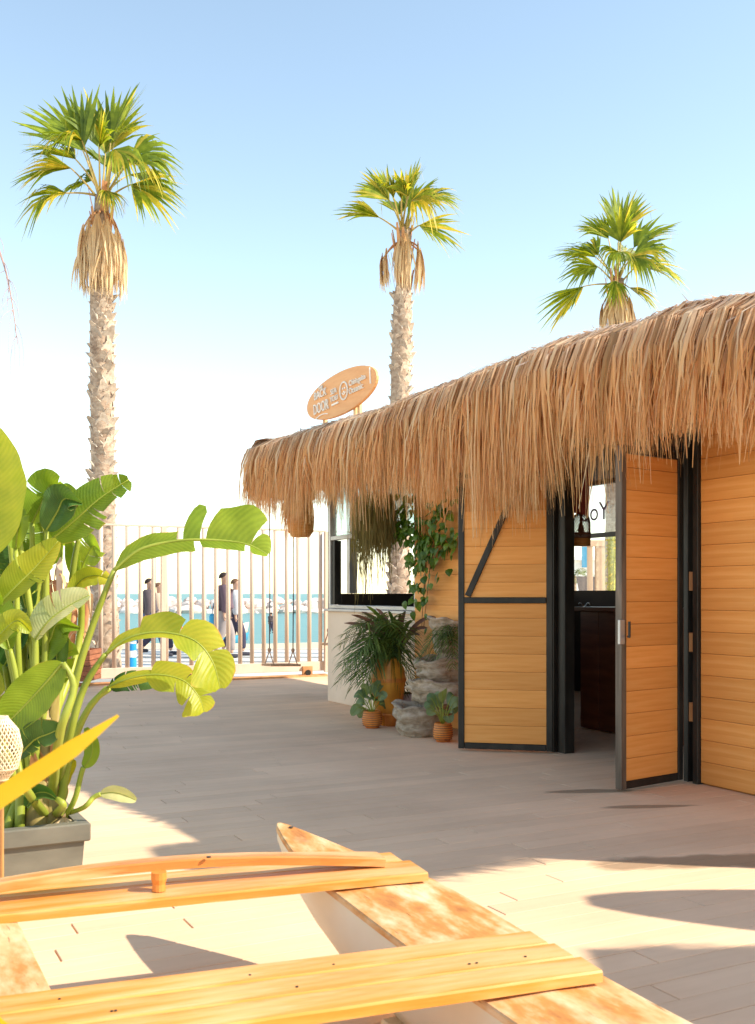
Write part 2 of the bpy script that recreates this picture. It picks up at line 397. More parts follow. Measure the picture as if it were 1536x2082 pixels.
M['wicker_pale'] = pmat('pale_wicker', [(0.2, (0.70, 0.52, 0.32)), (0.8, (0.85, 0.72, 0.52))], scale=(20, 20, 60), rough=0.7)
M['cloth_red'] = pmat('red_cloth', [(0.2, (0.24, 0.045, 0.035)), (0.8, (0.34, 0.08, 0.06))], scale=(60, 60, 4), rough=0.9)
M['bamboo'] = pmat('bamboo', [(0.2, (0.35, 0.14, 0.05)), (0.8, (0.52, 0.25, 0.09))], scale=(6, 6, 3), rough=0.45)
M['rope'] = pmat('dark_rope', [(0.2, (0.09, 0.07, 0.07)), (0.8, (0.2, 0.15, 0.13))], scale=(40, 40, 90), rough=0.9)
M['rope_tan'] = pmat('tan_rope', [(0.2, (0.40, 0.22, 0.14)), (0.8, (0.58, 0.36, 0.25))], scale=(40, 40, 90), rough=0.9)
M['seat'] = pmat('swing_seat', [(0.2, (0.55, 0.30, 0.17)), (0.8, (0.70, 0.45, 0.28))], scale=(4, 20, 4), rough=0.7)
M['sign'] = pmat('sign_board', [(0.2, (0.74, 0.36, 0.15)), (0.8, (0.82, 0.43, 0.19))], scale=(4, 4, 20), rough=0.55, bmp=0.1)
M['sign_text'] = pmat('sign_lettering', [(0, (0.80, 0.74, 0.66)), (1, (0.88, 0.83, 0.76))], rough=0.6)
M['pine'] = pmat('pale_timber', [(0.2, (0.66, 0.46, 0.24)), (0.8, (0.8, 0.6, 0.36))], scale=(10, 10, 3), rough=0.7)
M['glass'] = glass_mat('clear_glass', (0.97, 0.98, 0.98), 0.0)
M['glass_blue'] = glass_mat('pale_blue_glass', (0.80, 0.92, 0.94), 0.06, 0.22)
M['blue'] = pmat('blue_plastic', [(0, (0.015, 0.24, 0.58)), (1, (0.02, 0.30, 0.68))], rough=0.4)
M['white'] = pmat('white_paint', [(0, (0.74, 0.74, 0.74)), (1, (0.82, 0.82, 0.82))], rough=0.6)
M['red'] = pmat('red_plastic', [(0, (0.55, 0.03, 0.06)), (1, (0.65, 0.05, 0.09))], rough=0.5)
M['banner'] = pmat('blue_banner', [(0, (0.03, 0.28, 0.52)), (1, (0.06, 0.36, 0.6))], rough=0.7)
M['peach'] = pmat('peach_render', [(0, (0.70, 0.46, 0.30)), (1, (0.78, 0.55, 0.37))], rough=0.85)
M['grass_col'] = pmat('leafy_column', [(0.2, (0.22, 0.24, 0.02)), (0.8, (0.5, 0.45, 0.08))], scale=(20, 20, 20), rough=0.8, bmp=1, bdist=0.03)
M['paving'] = pmat('promenade_paving', [(0.2, (0.60, 0.57, 0.53)), (0.8, (0.70, 0.67, 0.63))], scale=(1.5, 1.5, 1.5), rough=0.85, bmp=0.1)
M['sand'] = pmat('sand', [(0.2, (0.66, 0.52, 0.35)), (0.8, (0.76, 0.62, 0.44))], scale=(0.5, 0.5, 0.5), rough=0.95, bmp=0.4, bdist=0.05)
M['hullwhite'] = pmat('cream_hull', [(0.2, (0.74, 0.66, 0.52)), (0.8, (0.82, 0.75, 0.62))], scale=(2, 2, 2), rough=0.4, bmp=0.05)

def boat_wood(name, stops, along, rough=0.4):
    m, n, l, b = new_mat(name)
    vec = coords(n, l, along)
    g = noise(n, l, vec, 1, 7, 0.62)
    rp = ramp(n, stops); l.new(g, rp.inputs[0])
    hsv = n.new('ShaderNodeHueSaturation'); l.new(rp.outputs[0], hsv.inputs['Color'])
    l.new(math_node(n, l, 'ADD', math_node(n, l, 'MULTIPLY', rand_val(n, l), 0.2), 0.9), hsv.inputs['Value'])
    l.new(hsv.outputs[0], b.inputs['Base Color']); b.inputs['Roughness'].default_value = rough
    worn = noise(n, l, coords(n, l, (along[0] * .55, along[1] * .42, along[2] * .42)), 1, 5, 0.65)
    wf = ramp_out(n, l, worn, [(0.50, (0, 0, 0)), (0.62, (1, 1, 1))])
    col = mixc(n, l, math_node(n, l, 'MULTIPLY', wf, 0.42), hsv.outputs[0], (0.82, 0.60, 0.34))
    crk = noise(n, l, coords(n, l, (along[0] * 1.6, along[1] * 7, along[2] * 7)), 1, 3, 0.5)
    cf = ramp_out(n, l, crk, [(0.66, (0, 0, 0)), (0.72, (1, 1, 1))])
    col = mixc(n, l, math_node(n, l, 'MULTIPLY', cf, 0.6), col, (0.24, 0.09, 0.03))
    l.new(col, b.inputs['Base Color'])
    bump(n, l, b, math_node(n, l, 'SUBTRACT', g, cf), 0.35, 0.004); return m
M['boat_plank'] = boat_wood('varnished_plank', [(0.25, (0.56, 0.17, 0.02)), (0.48, (0.68, 0.26, 0.035)), (0.66, (0.74, 0.34, 0.07)), (0.85, (0.80, 0.50, 0.20))], (1.4, 16, 16), 0.42)
M['boat_arch'] = boat_wood('varnished_batten', [(0.25, (0.50, 0.13, 0.02)), (0.6, (0.64, 0.23, 0.05)), (0.85, (0.74, 0.38, 0.14))], (1.6, 14, 14), 0.38)
M['boat_deck'] = boat_wood('worn_hull_deck', [(0.30, (0.34, 0.12, 0.03)), (0.46, (0.56, 0.24, 0.06)), (0.56, (0.64, 0.40, 0.20)), (0.72, (0.78, 0.62, 0.44))], (4.5, 11, 11), 0.6)

def water_mat():
    m, n, l, b = new_mat('sea_water')
    vec = coords(n, l, (0.35, 1.2, 1))
    nz = noise(n, l, vec, 1, 5)
    geo = n.new('ShaderNodeNewGeometry'); big = noise(n, l, geo.outputs['Position'], 0.01, 2)
    l.new(ramp_out(n, l, big, [(0.3, (0.055, 0.20, 0.20)), (0.7, (0.08, 0.25, 0.24))]), b.inputs['Base Color'])
    b.inputs['Roughness'].default_value = 0.35; b.inputs['Specular IOR Level'].default_value = 0.25
    bump(n, l, b, nz, 0.7, 0.15); return m
M['water'] = water_mat()

# ================================================================== LARGE STRUCTURE
# ground, promenade, sand, sea
def sheet(name, pts, z, mat, label=None):
    mb = MB(); k = len(pts)
    mb.add([V((x, y, z if not hasattr(z, '__len__') else z[i])) for i, (x, y) in enumerate(pts)], [tuple(range(k))])
    o = mb.build(name, mat); o['kind'] = 'structure'; return o
sheet('ground', [(-60, -40), (60, -40), (60, 25), (-60, 25)], -0.045, M['paving'])
sheet('headland', [(7, 25), (160, 25), (160, 300), (40, 300), (9, 110), (7, 60)], -0.06, M['sand'])
mb = MB(); ys = [24.9, 30, 38, 46, 52, 60, 70]; zs = [-0.05, -0.25, -0.6, -0.92, -1.12, -1.5, -2.2]
vs = []; nx = 41
for j, (y, z) in enumerate(zip(ys, zs)):
    for i in range(nx):
        x = -90 + 100 * i / (nx - 1)
        vs.append(V((x, y + (math.sin(x * .21) * 1.2 if 0 < j else 0), z + (rnd.uniform(-.04, .04) if 0 < j < 6 else 0))))
fs = [(j * nx + i, j * nx + i + 1, (j + 1) * nx + i + 1, (j + 1) * nx + i) for j in range(len(ys) - 1) for i in range(nx - 1)]
mb.add(vs, fs); mb.build('beach', M['sand'], smooth=True)['kind'] = 'structure'
mb = MB()
mb.add([V((-9000, 45, -1.1)), V((9000, 45, -1.1)), V((16000, 24000, -1.1)), V((-16000, 24000, -1.1))], [(0, 1, 2, 3)])
mb.build('sea', M['water'])['kind'] = 'structure'

# promenade edging strips (kerb lines seen behind the gate)
for i, yy in enumerate((20.2, 21.6, 24.6)):
    mb = MB(); mb.box((-12, yy, -0.035), (60, 0.16, 0.04), bev=0.005)
    o = mb.build('promenade_kerb', M['alu'] if i < 2 else M['paving']); o['kind'] = 'structure'

# deck
deck_root = empty('deck', W(0, 0, -0.03)); deck_root['kind'] = 'structure'
mb = MB(); mb.add([W(-10, 9, -0.02), W(-10, -7, -0.02), W(9.43, -7, -0.02), W(9.43, 9, -0.02)], [(0, 1, 2, 3)])
mb.build('sub_deck', M['joint'], deck_root)
PW, PL = 0.14, 2.2
DROT = Matrix((E2, U2 * 1.0, UP)).transposed()
if DROT.determinant() < 0: DROT = Matrix((E2, U2, UP)).transposed()
pmb = MB()
hw, hl, bv, th = PW / 2 - 0.0020, PL / 2 - 0.0028, 0.0022, 0.018
pmb.add([V(q) for q in ((-hl, -hw, -th), (hl, -hw, -th), (hl, hw, -th), (-hl, hw, -th), (-hl, -hw, -bv), (hl, -hw, -bv), (hl, hw, -bv), (-hl, hw, -bv),
        (-hl + bv, -hw + bv, 0), (hl - bv, -hw + bv, 0), (hl - bv, hw - bv, 0), (-hl + bv, hw - bv, 0))],
        [(0, 1, 5, 4), (1, 2, 6, 5), (2, 3, 7, 6), (3, 0, 4, 7), (4, 5, 9, 8), (5, 6, 10, 9), (6, 7, 11, 10), (7, 4, 8, 11), (8, 9, 10, 11)])
plank_me = pmb.mesh('deck_plank', M['deck'])
cands = []
rr = random.Random(3)
row = 0; v = -9.5
while v < 9.4:
    e = -9 + rr.uniform(0, PL)
    while e < 7.5:
        c = REF + U2 * v + E2 * e
        best = 0
        for de in (-.9, -.45, 0, .45, .9):
            q = c + E2 * de
            if q.y > 0.6:
                px = CXP + q.x / q.y * FPX; py = HYP + EYE / q.y * FPX
                if -20 < px < 1556 and py < 2110:
                    if q.y > 0: best = max(best, PW * EYE * FPX / q.y ** 2)
        cands.append((best, c, rr.uniform(-1, 1)))
        e += PL
    v += PW
cands.sort(key=lambda a: -a[0])
DM = DROT.to_4x4()
rest = MB()
for i, (b, c, r) in enumerate(cands):
    if i < 285 and b > 6:
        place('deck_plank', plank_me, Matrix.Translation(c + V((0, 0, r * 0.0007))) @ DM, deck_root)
    else:
        cl = DROT.transposed() @ c
        rest.add([V(q) + cl + V((0, 0, r * 0.0007)) for q in pmb.v], pmb.f)
o = place('far_deck_planks', rest.mesh('far_deck_planks', M['deck']), DM, deck_root); o['kind'] = 'stuff'
mb = MB(); mb.box(W(9.46, 1.0, 0.0), (0.06, 15, 0.05), HUT_ROT, bev=0.006); mb.build('deck_edge_trim', M['rust'], deck_root)

# ================================================================== HUT
hut = thing('beach_hut', W(2.5, -1.7, 0), 'orange timber clad beach hut with thatched roof and open black-framed doors', 'hut')
BH = 0.147
def boards(parent, origin, xdir, length, z0, z1, thick=0.02, out=None, mat=None):
    xdir = V(xdir).normalized(); rot = rot_to(xdir)
    b = MB(); b.box((0, 0, 0), (length, thick, BH - 0.0020), bev=0.0016)
    me = b.mesh('cladding_board', mat or M['board'])
    z = z0
    while z < z1 - 0.02:
        hgt = min(BH, z1 - z)
        mt = me
        if hgt < BH - 0.01:
            b2 = MB(); b2.box((0, 0, 0), (length, thick, hgt - 0.005), bev=0.0025); mt = b2.mesh('cladding_board', mat or M['board'])
        c = V(origin) + xdir * (length / 2) + V((0, 0, z + hgt / 2)) + (out or N2) * rnd.uniform(-.0008, .0008)
        place('cladding_board', mt, Matrix.Translation(c) @ rot.to_4x4(), parent)
        z += BH
def wallbox(name, t0, t1, o0, o1, z0, z1, mat, parent=None, bev=0.0):
    mb = MB(); c = W((t0 + t1) / 2, (o0 + o1) / 2, (z0 + z1) / 2)
    mb.box(c, (abs(t1 - t0), abs(o1 - o0), z1 - z0), HUT_ROT, bev=bev)
    return mb.build(name, mat, parent or hut)
WT = 2.78
# right front wall
rw = wallbox('front_wall', -2.9, -0.11, -0.10, -0.012, 0.0, WT, M['board_back'])
boards(rw, W(-2.9, 0, 0), U2, 2.79, 0.012, WT)
# panel left of the door
T_DOOR_L = wall_t(1142)          # hinge jamb of the left leaf
T_WIN_R = 3.86; T_CORN = 6.03
pw = wallbox('front_wall', T_DOOR_L + 0.14, T_WIN_R, -0.10, -0.012, 0.0, WT, M['board_back'])
boards(pw, W(T_DOOR_L + 0.14, 0, 0), U2, T_WIN_R - T_DOOR_L - 0.14, 0.012, WT)
# rendered wall under window
wallbox('window_wall', T_WIN_R + 0.003, T_CORN, -0.14, 0.0, 0.0, 1.12, M['render'], bev=0.01)
# end wall (far end) lower part and corner posts
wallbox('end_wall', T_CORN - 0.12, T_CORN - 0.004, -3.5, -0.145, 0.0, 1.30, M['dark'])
for off in (-0.3, -1.75, -3.42):
    wallbox('end_post', T_CORN - 0.10, T_CORN - 0.02, off - 0.05, off + 0.05, 1.302, WT, M['alu'])
wallbox('end_header', T_CORN - 0.12, T_CORN - 0.004, -3.5, -0.145, 2.62, WT - .003, M['dark'])
# back wall, with a window seen through the door
BO = -3.5
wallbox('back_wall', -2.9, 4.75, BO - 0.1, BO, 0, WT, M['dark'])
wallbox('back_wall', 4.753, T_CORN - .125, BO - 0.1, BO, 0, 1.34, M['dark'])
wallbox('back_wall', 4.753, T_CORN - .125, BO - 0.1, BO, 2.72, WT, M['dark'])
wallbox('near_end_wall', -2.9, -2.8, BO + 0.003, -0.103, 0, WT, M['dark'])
bw = wallbox('back_window', 4.753, T_CORN - .125, BO - 0.06, BO - 0.02, 2.03, 2.09, M['black'])
for (t0, t1) in ((4.753, 4.80), (T_CORN - .17, T_CORN - .125)):
    wallbox('frame', t0, t1, BO - 0.06, BO - 0.02, 1.343, 2.717, M['black'], bw)
for (z0, z1) in ((1.345, 2.027), (2.093, 2.715)):
    wallbox('pane', 4.803, T_CORN - .173, BO - 0.045, BO - 0.040, z0, z1, M['glass'], bw)
# roof slab
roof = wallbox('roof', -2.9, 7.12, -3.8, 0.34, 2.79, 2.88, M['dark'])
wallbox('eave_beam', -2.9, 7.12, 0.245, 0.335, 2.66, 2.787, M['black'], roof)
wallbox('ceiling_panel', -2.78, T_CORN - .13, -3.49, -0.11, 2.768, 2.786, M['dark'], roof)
# window
win = wallbox('window', T_WIN_R + .01, T_CORN - .01, -0.10, -0.01, 1.123, 1.165, M['alu'], bev=0.004)
for (t0, t1) in ((T_CORN - .055, T_CORN - .01), (T_WIN_R + .01, T_WIN_R + .055)):
    wallbox('frame', t0, t1, -0.10, -0.01, 1.168, 2.66, M['alu'], win, 0.004)
wallbox('transom', T_WIN_R + .057, T_CORN - .057, -0.09, -0.015, 1.94, 1.99, M['alu'], win, 0.004)
wallbox('mullion', 4.62, 4.66, -0.085, -0.02, 1.993, 2.66, M['alu'], win, 0.004)
wallbox('pane', 4.663, T_CORN - .057, -0.055, -0.049, 1.993, 2.66, M['glass_blue'], win)
wallbox('pane', T_WIN_R + .057, 4.617, -0.055, -0.049, 1.993, 2.66, M['glass_blue'], win)
wallbox('sash', T_CORN - .14, T_CORN - .058, -0.12, -0.03, 1.168, 1.937, M['black'], win, 0.004)
wallbox('sill', T_WIN_R, T_CORN, 0.002, 0.05, 1.09, 1.12, M['alu'], win, 0.004)
wallbox('corner_post', T_WIN_R - .055, T_WIN_R - .003, 0.012, 0.05, 0.0, WT - .01, M['black'], bev=0.004) if False else None

# door posts
def post(t0, t1, o0, o1, name='door_post', mat='black', z1=WT):
    return wallbox(name, t0, t1, o0, o1, 0.0, z1, M[mat], bev=0.004)
post(T_DOOR_L + 0.06, T_DOOR_L + 0.137, -0.13, 0.03)
post(T_DOOR_L - 0.045, T_DOOR_L + 0.057, -0.10, 0.0)
post(-0.105, -0.055, -0.10, 0.035)
post(0.005, 0.045, -0.10, 0.02)
wallbox('slit_panel', -0.053, 0.003, -0.085, -0.075, 1.9, WT - .1, M['greypost'])
wallbox('slit_panel', -0.053, 0.003, -0.085, -0.075, 0.0, 1.25, M['dark'])
for zz in (0.9, 1.32, 0.42):
    wallbox('hinge', -0.05, 0.0, -0.02, 0.012, zz, zz + 0.13, M['bamboo'])
wallbox('door_header', 0.048, T_DOOR_L - 0.048, -0.10, 0.0, 2.46, WT - .003, M['black'], bev=0.004)

# left leaf, folded right back so it faces the camera
def leaf(a, b, zb, zt, mat_frame, brace, name='door', nsign=1):
    a = V(a); b = V(b); d = (b - a); L = d.length; d.normalize(); rot = rot_to(d)
    nrm = rot @ V((0, 1, 0)) * nsign
    mb = MB(); mid = (a + b) / 2
    mb.box(mid + V((0, 0, (zb + zt) / 2)), (L - 0.02, 0.016, zt - zb - 0.02), rot)
    door = mb.build(name, M['board_back'], hut)
    fw = 0.05
    def bar(c, dims, nm='frame_rail', rt=None, mat='black', bev=0.004):
        q = MB(); q.box(c, dims, rt or rot, bev=bev); return q.build(nm, M[mat], door)
    front = nrm * 0.022
    bar(a + d * fw / 2 + V((0, 0, (zb + zt) / 2)), (fw, 0.055, zt - zb), 'stile', mat=mat_frame)
    bar(b - d * fw / 2 + V((0, 0, (zb + zt) / 2)), (fw, 0.055, zt - zb), 'stile')
    bar(mid + V((0, 0, zb + 0.025)), (L - 2 * fw - .004, 0.05, 0.05))
    bar(mid + V((0, 0, zt - 0.025)), (L - 2 * fw - .004, 0.05, 0.05))
    if brace:
        zr = 1.245
        bar(mid + V((0, 0, zr)) + front, (L - 2 * fw - .004, 0.03, 0.05))
        p0 = a + d * (fw + 0.03) + V((0, 0, zr + 0.035)) + front; p1 = a + d * (L * 0.66) + V((0, 0, zt - 0.06)) + front
        dd = p1 - p0; rt = rot_to(dd, nrm.cross(dd).normalized())
        bar((p0 + p1) / 2 + nrm * .002, (dd.length, 0.028, 0.05), 'brace', rt)
    for side in (1, -1):
        boards(door, a + d * fw + nrm * 0.012 * side, d, L - 2 * fw, zb + 0.05, zt - 0.05, 0.008, nrm)
    return door, a, b, d, nrm
hin = W(T_DOOR_L + 0.015, 0.075, 0)
lend = V(((933 - CXP) / FPX * 8.56, 8.56, 0))
dl = leaf(lend, hin, 0.02, 2.30, 'black', True, nsign=-1)
# right leaf, swung out toward the viewer
hr = W(0.03, 0.065, 0); rend = G(1258, 1612)
dr = leaf(rend, hr, 0.02, 2.27, 'greypost', False, nsign=-1)
q = MB(); q.box(rend + V((0.012, -0.03, 1.05)), (0.05, 0.02, 0.16), rot_to(hr - rend), bev=0.003); q.build('lock_plate', M['alu'], dr[0])
q = MB(); q.tube([rend + V((0.06, -.02, 1.02)), rend + V((0.05, -.09, 1.02)), rend + V((0.05, -.09, 1.12))], 0.009, 8); q.build('handle', M['black'], dr[0])

# ------------------------------------------------------------------ thatch
EAVE_TOP = [(470, 930), (500, 917), (530, 902), (600, 884), (650, 868), (740, 842), (835, 815), (860, 800), (960, 766), (1090, 715), (1170, 684), (1200, 678), (1330, 648), (1410, 615), (1500, 600), (1560, 594)]
EAVE_BOT = [(480, 1035), (520, 1035), (560, 1015), (600, 1030), (640, 1030), (655, 965), (690, 1015), (735, 1000), (760, 990), (800, 1005), (835, 1000), (850, 985), (900, 1000), (930, 975), (985, 990), (1040, 1000), (1080, 1045), (1105, 985), (1140, 965), (1165, 1005), (1200, 980), (1240, 1000), (1290, 960), (1330, 965), (1385, 915), (1410, 900), (1460, 900), (1510, 945), (1560, 915)]
def eave(t, off, tab):
    p = W(t, off, 0); px = CXP + p.x / p.y * FPX
    return EYE + (HYP - interp(px, tab)) / FPX * p.y
def px_of(t, off):
    p = W(t, off, 0); return CXP + p.x / p.y * FPX
ths = random.Random(11)
T0, T1 = -2.96, wall_t(512, 0.70)
NPAN = 10
tuft = []
t = T0
while t < T1 + 0.1:
    tuft.append((t, ths.gauss(-.01, 0.16), ths.uniform(-.06, .06))); t += ths.uniform(0.05, 0.12)
tuft_t = np.array([a for a, b, c in tuft])
def strand(mb, t0, layer, dens):
    zt = eave(t0, 0.45, EAVE_TOP); zb0 = eave(t0, 0.62, EAVE_BOT)
    if px_of(t0, .5) > 1540: zb0 = 2.12
    i = int(np.argmin(np.abs(tuft_t - t0 - ths.gauss(0, 0.035)))); tc, dl_, do_ = tuft[i]
    tip_t = lerp(t0 + ths.gauss(0, 0.10), tc, ths.uniform(0.1, 0.65))
    zb = zb0 + dl_ * 1.0 - .03 + abs(ths.gauss(0, 0.13)) + (0.12 if layer == 2 else 0)
    pxs = px_of(t0, .7)
    if 1130 < pxs < 1250 and ths.random() < .62: zb = max(zb, EYE + (HYP - ths.uniform(830, 930)) / FPX * W(t0, .7, 0).y)
    if ths.random() < 0.10: zb -= ths.uniform(0.02, 0.18)
    ox = ths.gauss(0, 0.05)
    if layer == 0:      # from over the crest
        a0 = ths.uniform(-0.35, 0.3); ptsl = [(a0, zt - 0.02 - 0.15 * max(0, 0.1 - a0) + ths.uniform(-.03, .025)), (0.42, zt + ths.uniform(-.035, .02)), (0.64 + ox, zt - 0.10), (0.75 + ox, zt - 0.34)]
    elif layer == 1:    # mid
        st = ths.uniform(0.02, 0.30); ptsl = [(0.40, zt - st), (0.62 + ox, zt - st - 0.08), (0.71 + ox, zt - st - 0.25)]
    else:               # inner filler
        st = ths.uniform(0.05, 0.35); ptsl = [(0.28, zt - st), (0.38 + ox, zt - st - 0.1), (0.45 + ox, zt - st - 0.3)]
    last = ptsl[-1]
    zb = min(zb, last[1] - 0.15)
    xo = last[0] + do_ + ths.gauss(0, 0.04)
    ptsl += [((last[0] + xo) / 2 + 0.01, lerp(last[1], zb, 0.5)), (xo, zb)]
    k = len(ptsl); pts = []; tw = ths.gauss(0, 0.012)
    for j, (a, z) in enumerate(ptsl):
        s = j / (k - 1)
        pts.append(W(lerp(t0, tip_t, s ** 1.5) + math.sin(s * 3) * tw, a, z))
    pts = spline(pts, 8 if layer == 0 else 7)
    kk = ths.gauss(0, .012); kj = ths.randint(3, 6)
    pts = [p + U2 * (kk * max(0, j - kj) * .9) + V((0, 0, 0)) + U2 * ths.gauss(0, .0035) for j, p in enumerate(pts)]
    w0 = ths.uniform(0.004, 0.009) if ths.random() < .55 else ths.uniform(0.011, 0.026) * (1.25 if layer == 2 else 1)
    wid = [w0 * (0.7 + 0.5 * math.sin(math.pi * min(1, j / (len(pts) - 1) * 1.2))) * (1 - 0.75 * max(0, (j / (len(pts) - 1) - .55) / .45)) for j in range(len(pts))]
    ang = ths.uniform(-0.9, 0.9)
    sides = []
    for j in range(len(pts)):
        tg = (pts[min(j + 1, len(pts) - 1)] - pts[max(j - 1, 0)]).normalized()
        sd = U2 * math.cos(ang) + N2 * math.sin(ang); sd = (sd - tg * sd.dot(tg)).normalized(); sides.append(sd)
    mb.ribbon(pts, wid, sides, 0, uvr=0.5)
for pnl in range(NPAN):
    a = lerp(T0, T1, pnl / NPAN); b = lerp(T0, T1, (pnl + 1) / NPAN); L = b - a
    mb = MB()
    vis = px_of(b, .5) < 1600
    d = 1.0 if vis else 0.35
    # farther panels need as many strands per metre but they are narrower on screen
    for layer, per in ((2, 210), (1, 560), (0, 600)):
        for i in range(int(per * L * d)):
            strand(mb, ths.uniform(a, b), layer, d)
    # loose wisps lying over the crest
    for i in range(int(40 * L * d)):
        t0 = ths.uniform(a, b); z = eave(t0, .45, EAVE_TOP)
        q = [W(t0, ths.uniform(.1, .4), z), W(t0 + ths.uniform(-.1, .1), ths.uniform(.4, .55), z + ths.uniform(-.03, .045)), W(t0 + ths.uniform(-.2, .2), ths.uniform(.55, .7), z - ths.uniform(0, .12))]
        mb.ribbon(bez(q, 4), [0.008, 0.01, 0.008, 0.003], U2, 0, uvr=0.5)
    o = mb.build('thatch_panel', M['thatch'], roof); o['kind'] = 'stuff'
# far end fringe and near end fringe, wrapping the corners
for tend, sgn in ((T1, 1), (T0, -1)):
    mb = MB()
    for i in range(1500):
        off = ths.uniform(-3.6, 0.62) if i % 2 else ths.uniform(-.2, .66)
        zt = eave(T1 - .1 if sgn > 0 else -1.0, 0.45, EAVE_TOP); zb = 2.45 + abs(ths.gauss(0, .12)) + (-.25 if sgn < 0 else 0)
        o1 = off + ths.gauss(0, .05)
        q = [W(tend - sgn * ths.uniform(.1, .4), off, zt - .02), W(tend + sgn * .05, off, zt - .03), W(tend + sgn * ths.uniform(.08, .16), (off + o1) / 2, zt - .3), W(tend + sgn * ths.uniform(.05, .2), o1, zb)]
        mb.ribbon(spline(q, 6), [0.008, 0.014, 0.015, 0.013, 0.009, 0.003], N2, 0, uvr=0.5)
    o = mb.build('thatch_end_fringe', M['thatch'], roof); o['kind'] = 'stuff'
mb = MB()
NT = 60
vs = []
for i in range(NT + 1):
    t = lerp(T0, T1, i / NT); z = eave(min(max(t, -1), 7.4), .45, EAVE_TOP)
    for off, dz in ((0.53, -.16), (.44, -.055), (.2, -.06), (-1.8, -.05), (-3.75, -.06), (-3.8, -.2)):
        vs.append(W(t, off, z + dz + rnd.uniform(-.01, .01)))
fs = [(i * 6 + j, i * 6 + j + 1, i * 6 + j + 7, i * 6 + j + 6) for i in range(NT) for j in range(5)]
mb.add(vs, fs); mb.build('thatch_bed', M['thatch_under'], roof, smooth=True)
# ================================================================== GATE
VF = 9.75
def gate_pt(px, off_v=0.0):
    k = (px - CXP) / FPX; a = REF + U2 * (VF + off_v)
    e = (k * a.y - a.x) / (E2.x - k * E2.y)
    return a + E2 * e, e
gate = thing('sliding_gate', gate_pt(420)[0], 'tall cream steel bar gate closing the deck towards the promenade', 'gate')
e_l = gate_pt(-160)[1]; e_r = gate_pt(664)[1]
GR = Matrix((E2, U2, UP)).transposed()
def gpt(e, dv, z): return REF + U2 * (VF + dv) + E2 * e + V((0, 0, z))
ZT = 2.30
mb = MB(); mb.box(gpt((e_l + e_r) / 2, 0, ZT), (e_r - e_l, 0.05, 0.03), GR, bev=0.004); mb.build('top_rail', M['cream_metal'], gate)
mb = MB(); mb.box(gpt((e_l + e_r) / 2, 0, 0.145), (e_r - e_l, 0.07, 0.15), GR, bev=0.006); mb.build('bottom_rail', M['cream_metal'], gate)
b = MB(); b.tube([V((0, 0, -(ZT - .24) / 2)), V((0, 0, (ZT - .24) / 2))], .033, 12); bar_me = b.mesh('gate_bar', M['cream_metal'], True)
e = e_l + 0.06; i = 0
while e < e_r - 0.03:
    place('gate_bar', bar_me, Matrix.Translation(gpt(e, 0, 0.222 + (ZT - .24) / 2)) @ GR.to_4x4(), gate)
    e += 0.193; i += 1
for px in (332, 664, 120):
    pp, ee = gate_pt(px, -0.06)
    mb = MB(); mb.box(gpt(ee, -0.062, 1.17), (0.075, 0.06, 2.24), GR, bev=0.005); mb.build('gate_post', M['cream_metal'], gate)
for px in (385, 625):
    pp, ee = gate_pt(px, -0.05)
    mb = MB(); mb.box(gpt(ee, -0.05, 0.085), (0.17, 0.05, 0.13), GR, bev=0.006)
    hs = mb.build('wheel_housing', M['rust'], gate)
    mb = MB(); c = gpt(ee, -0.085, 0.05); mb.tube([c - U2 * .012, c + U2 * .012], 0.045, 14); mb.build('wheel', M['black'], hs)
mb = MB(); mb.box(gpt((e_l + e_r) / 2, 0.02, 0.0), (e_r - e_l, 0.09, 0.03), GR); mb.build('floor_track', M['rust'], gate)

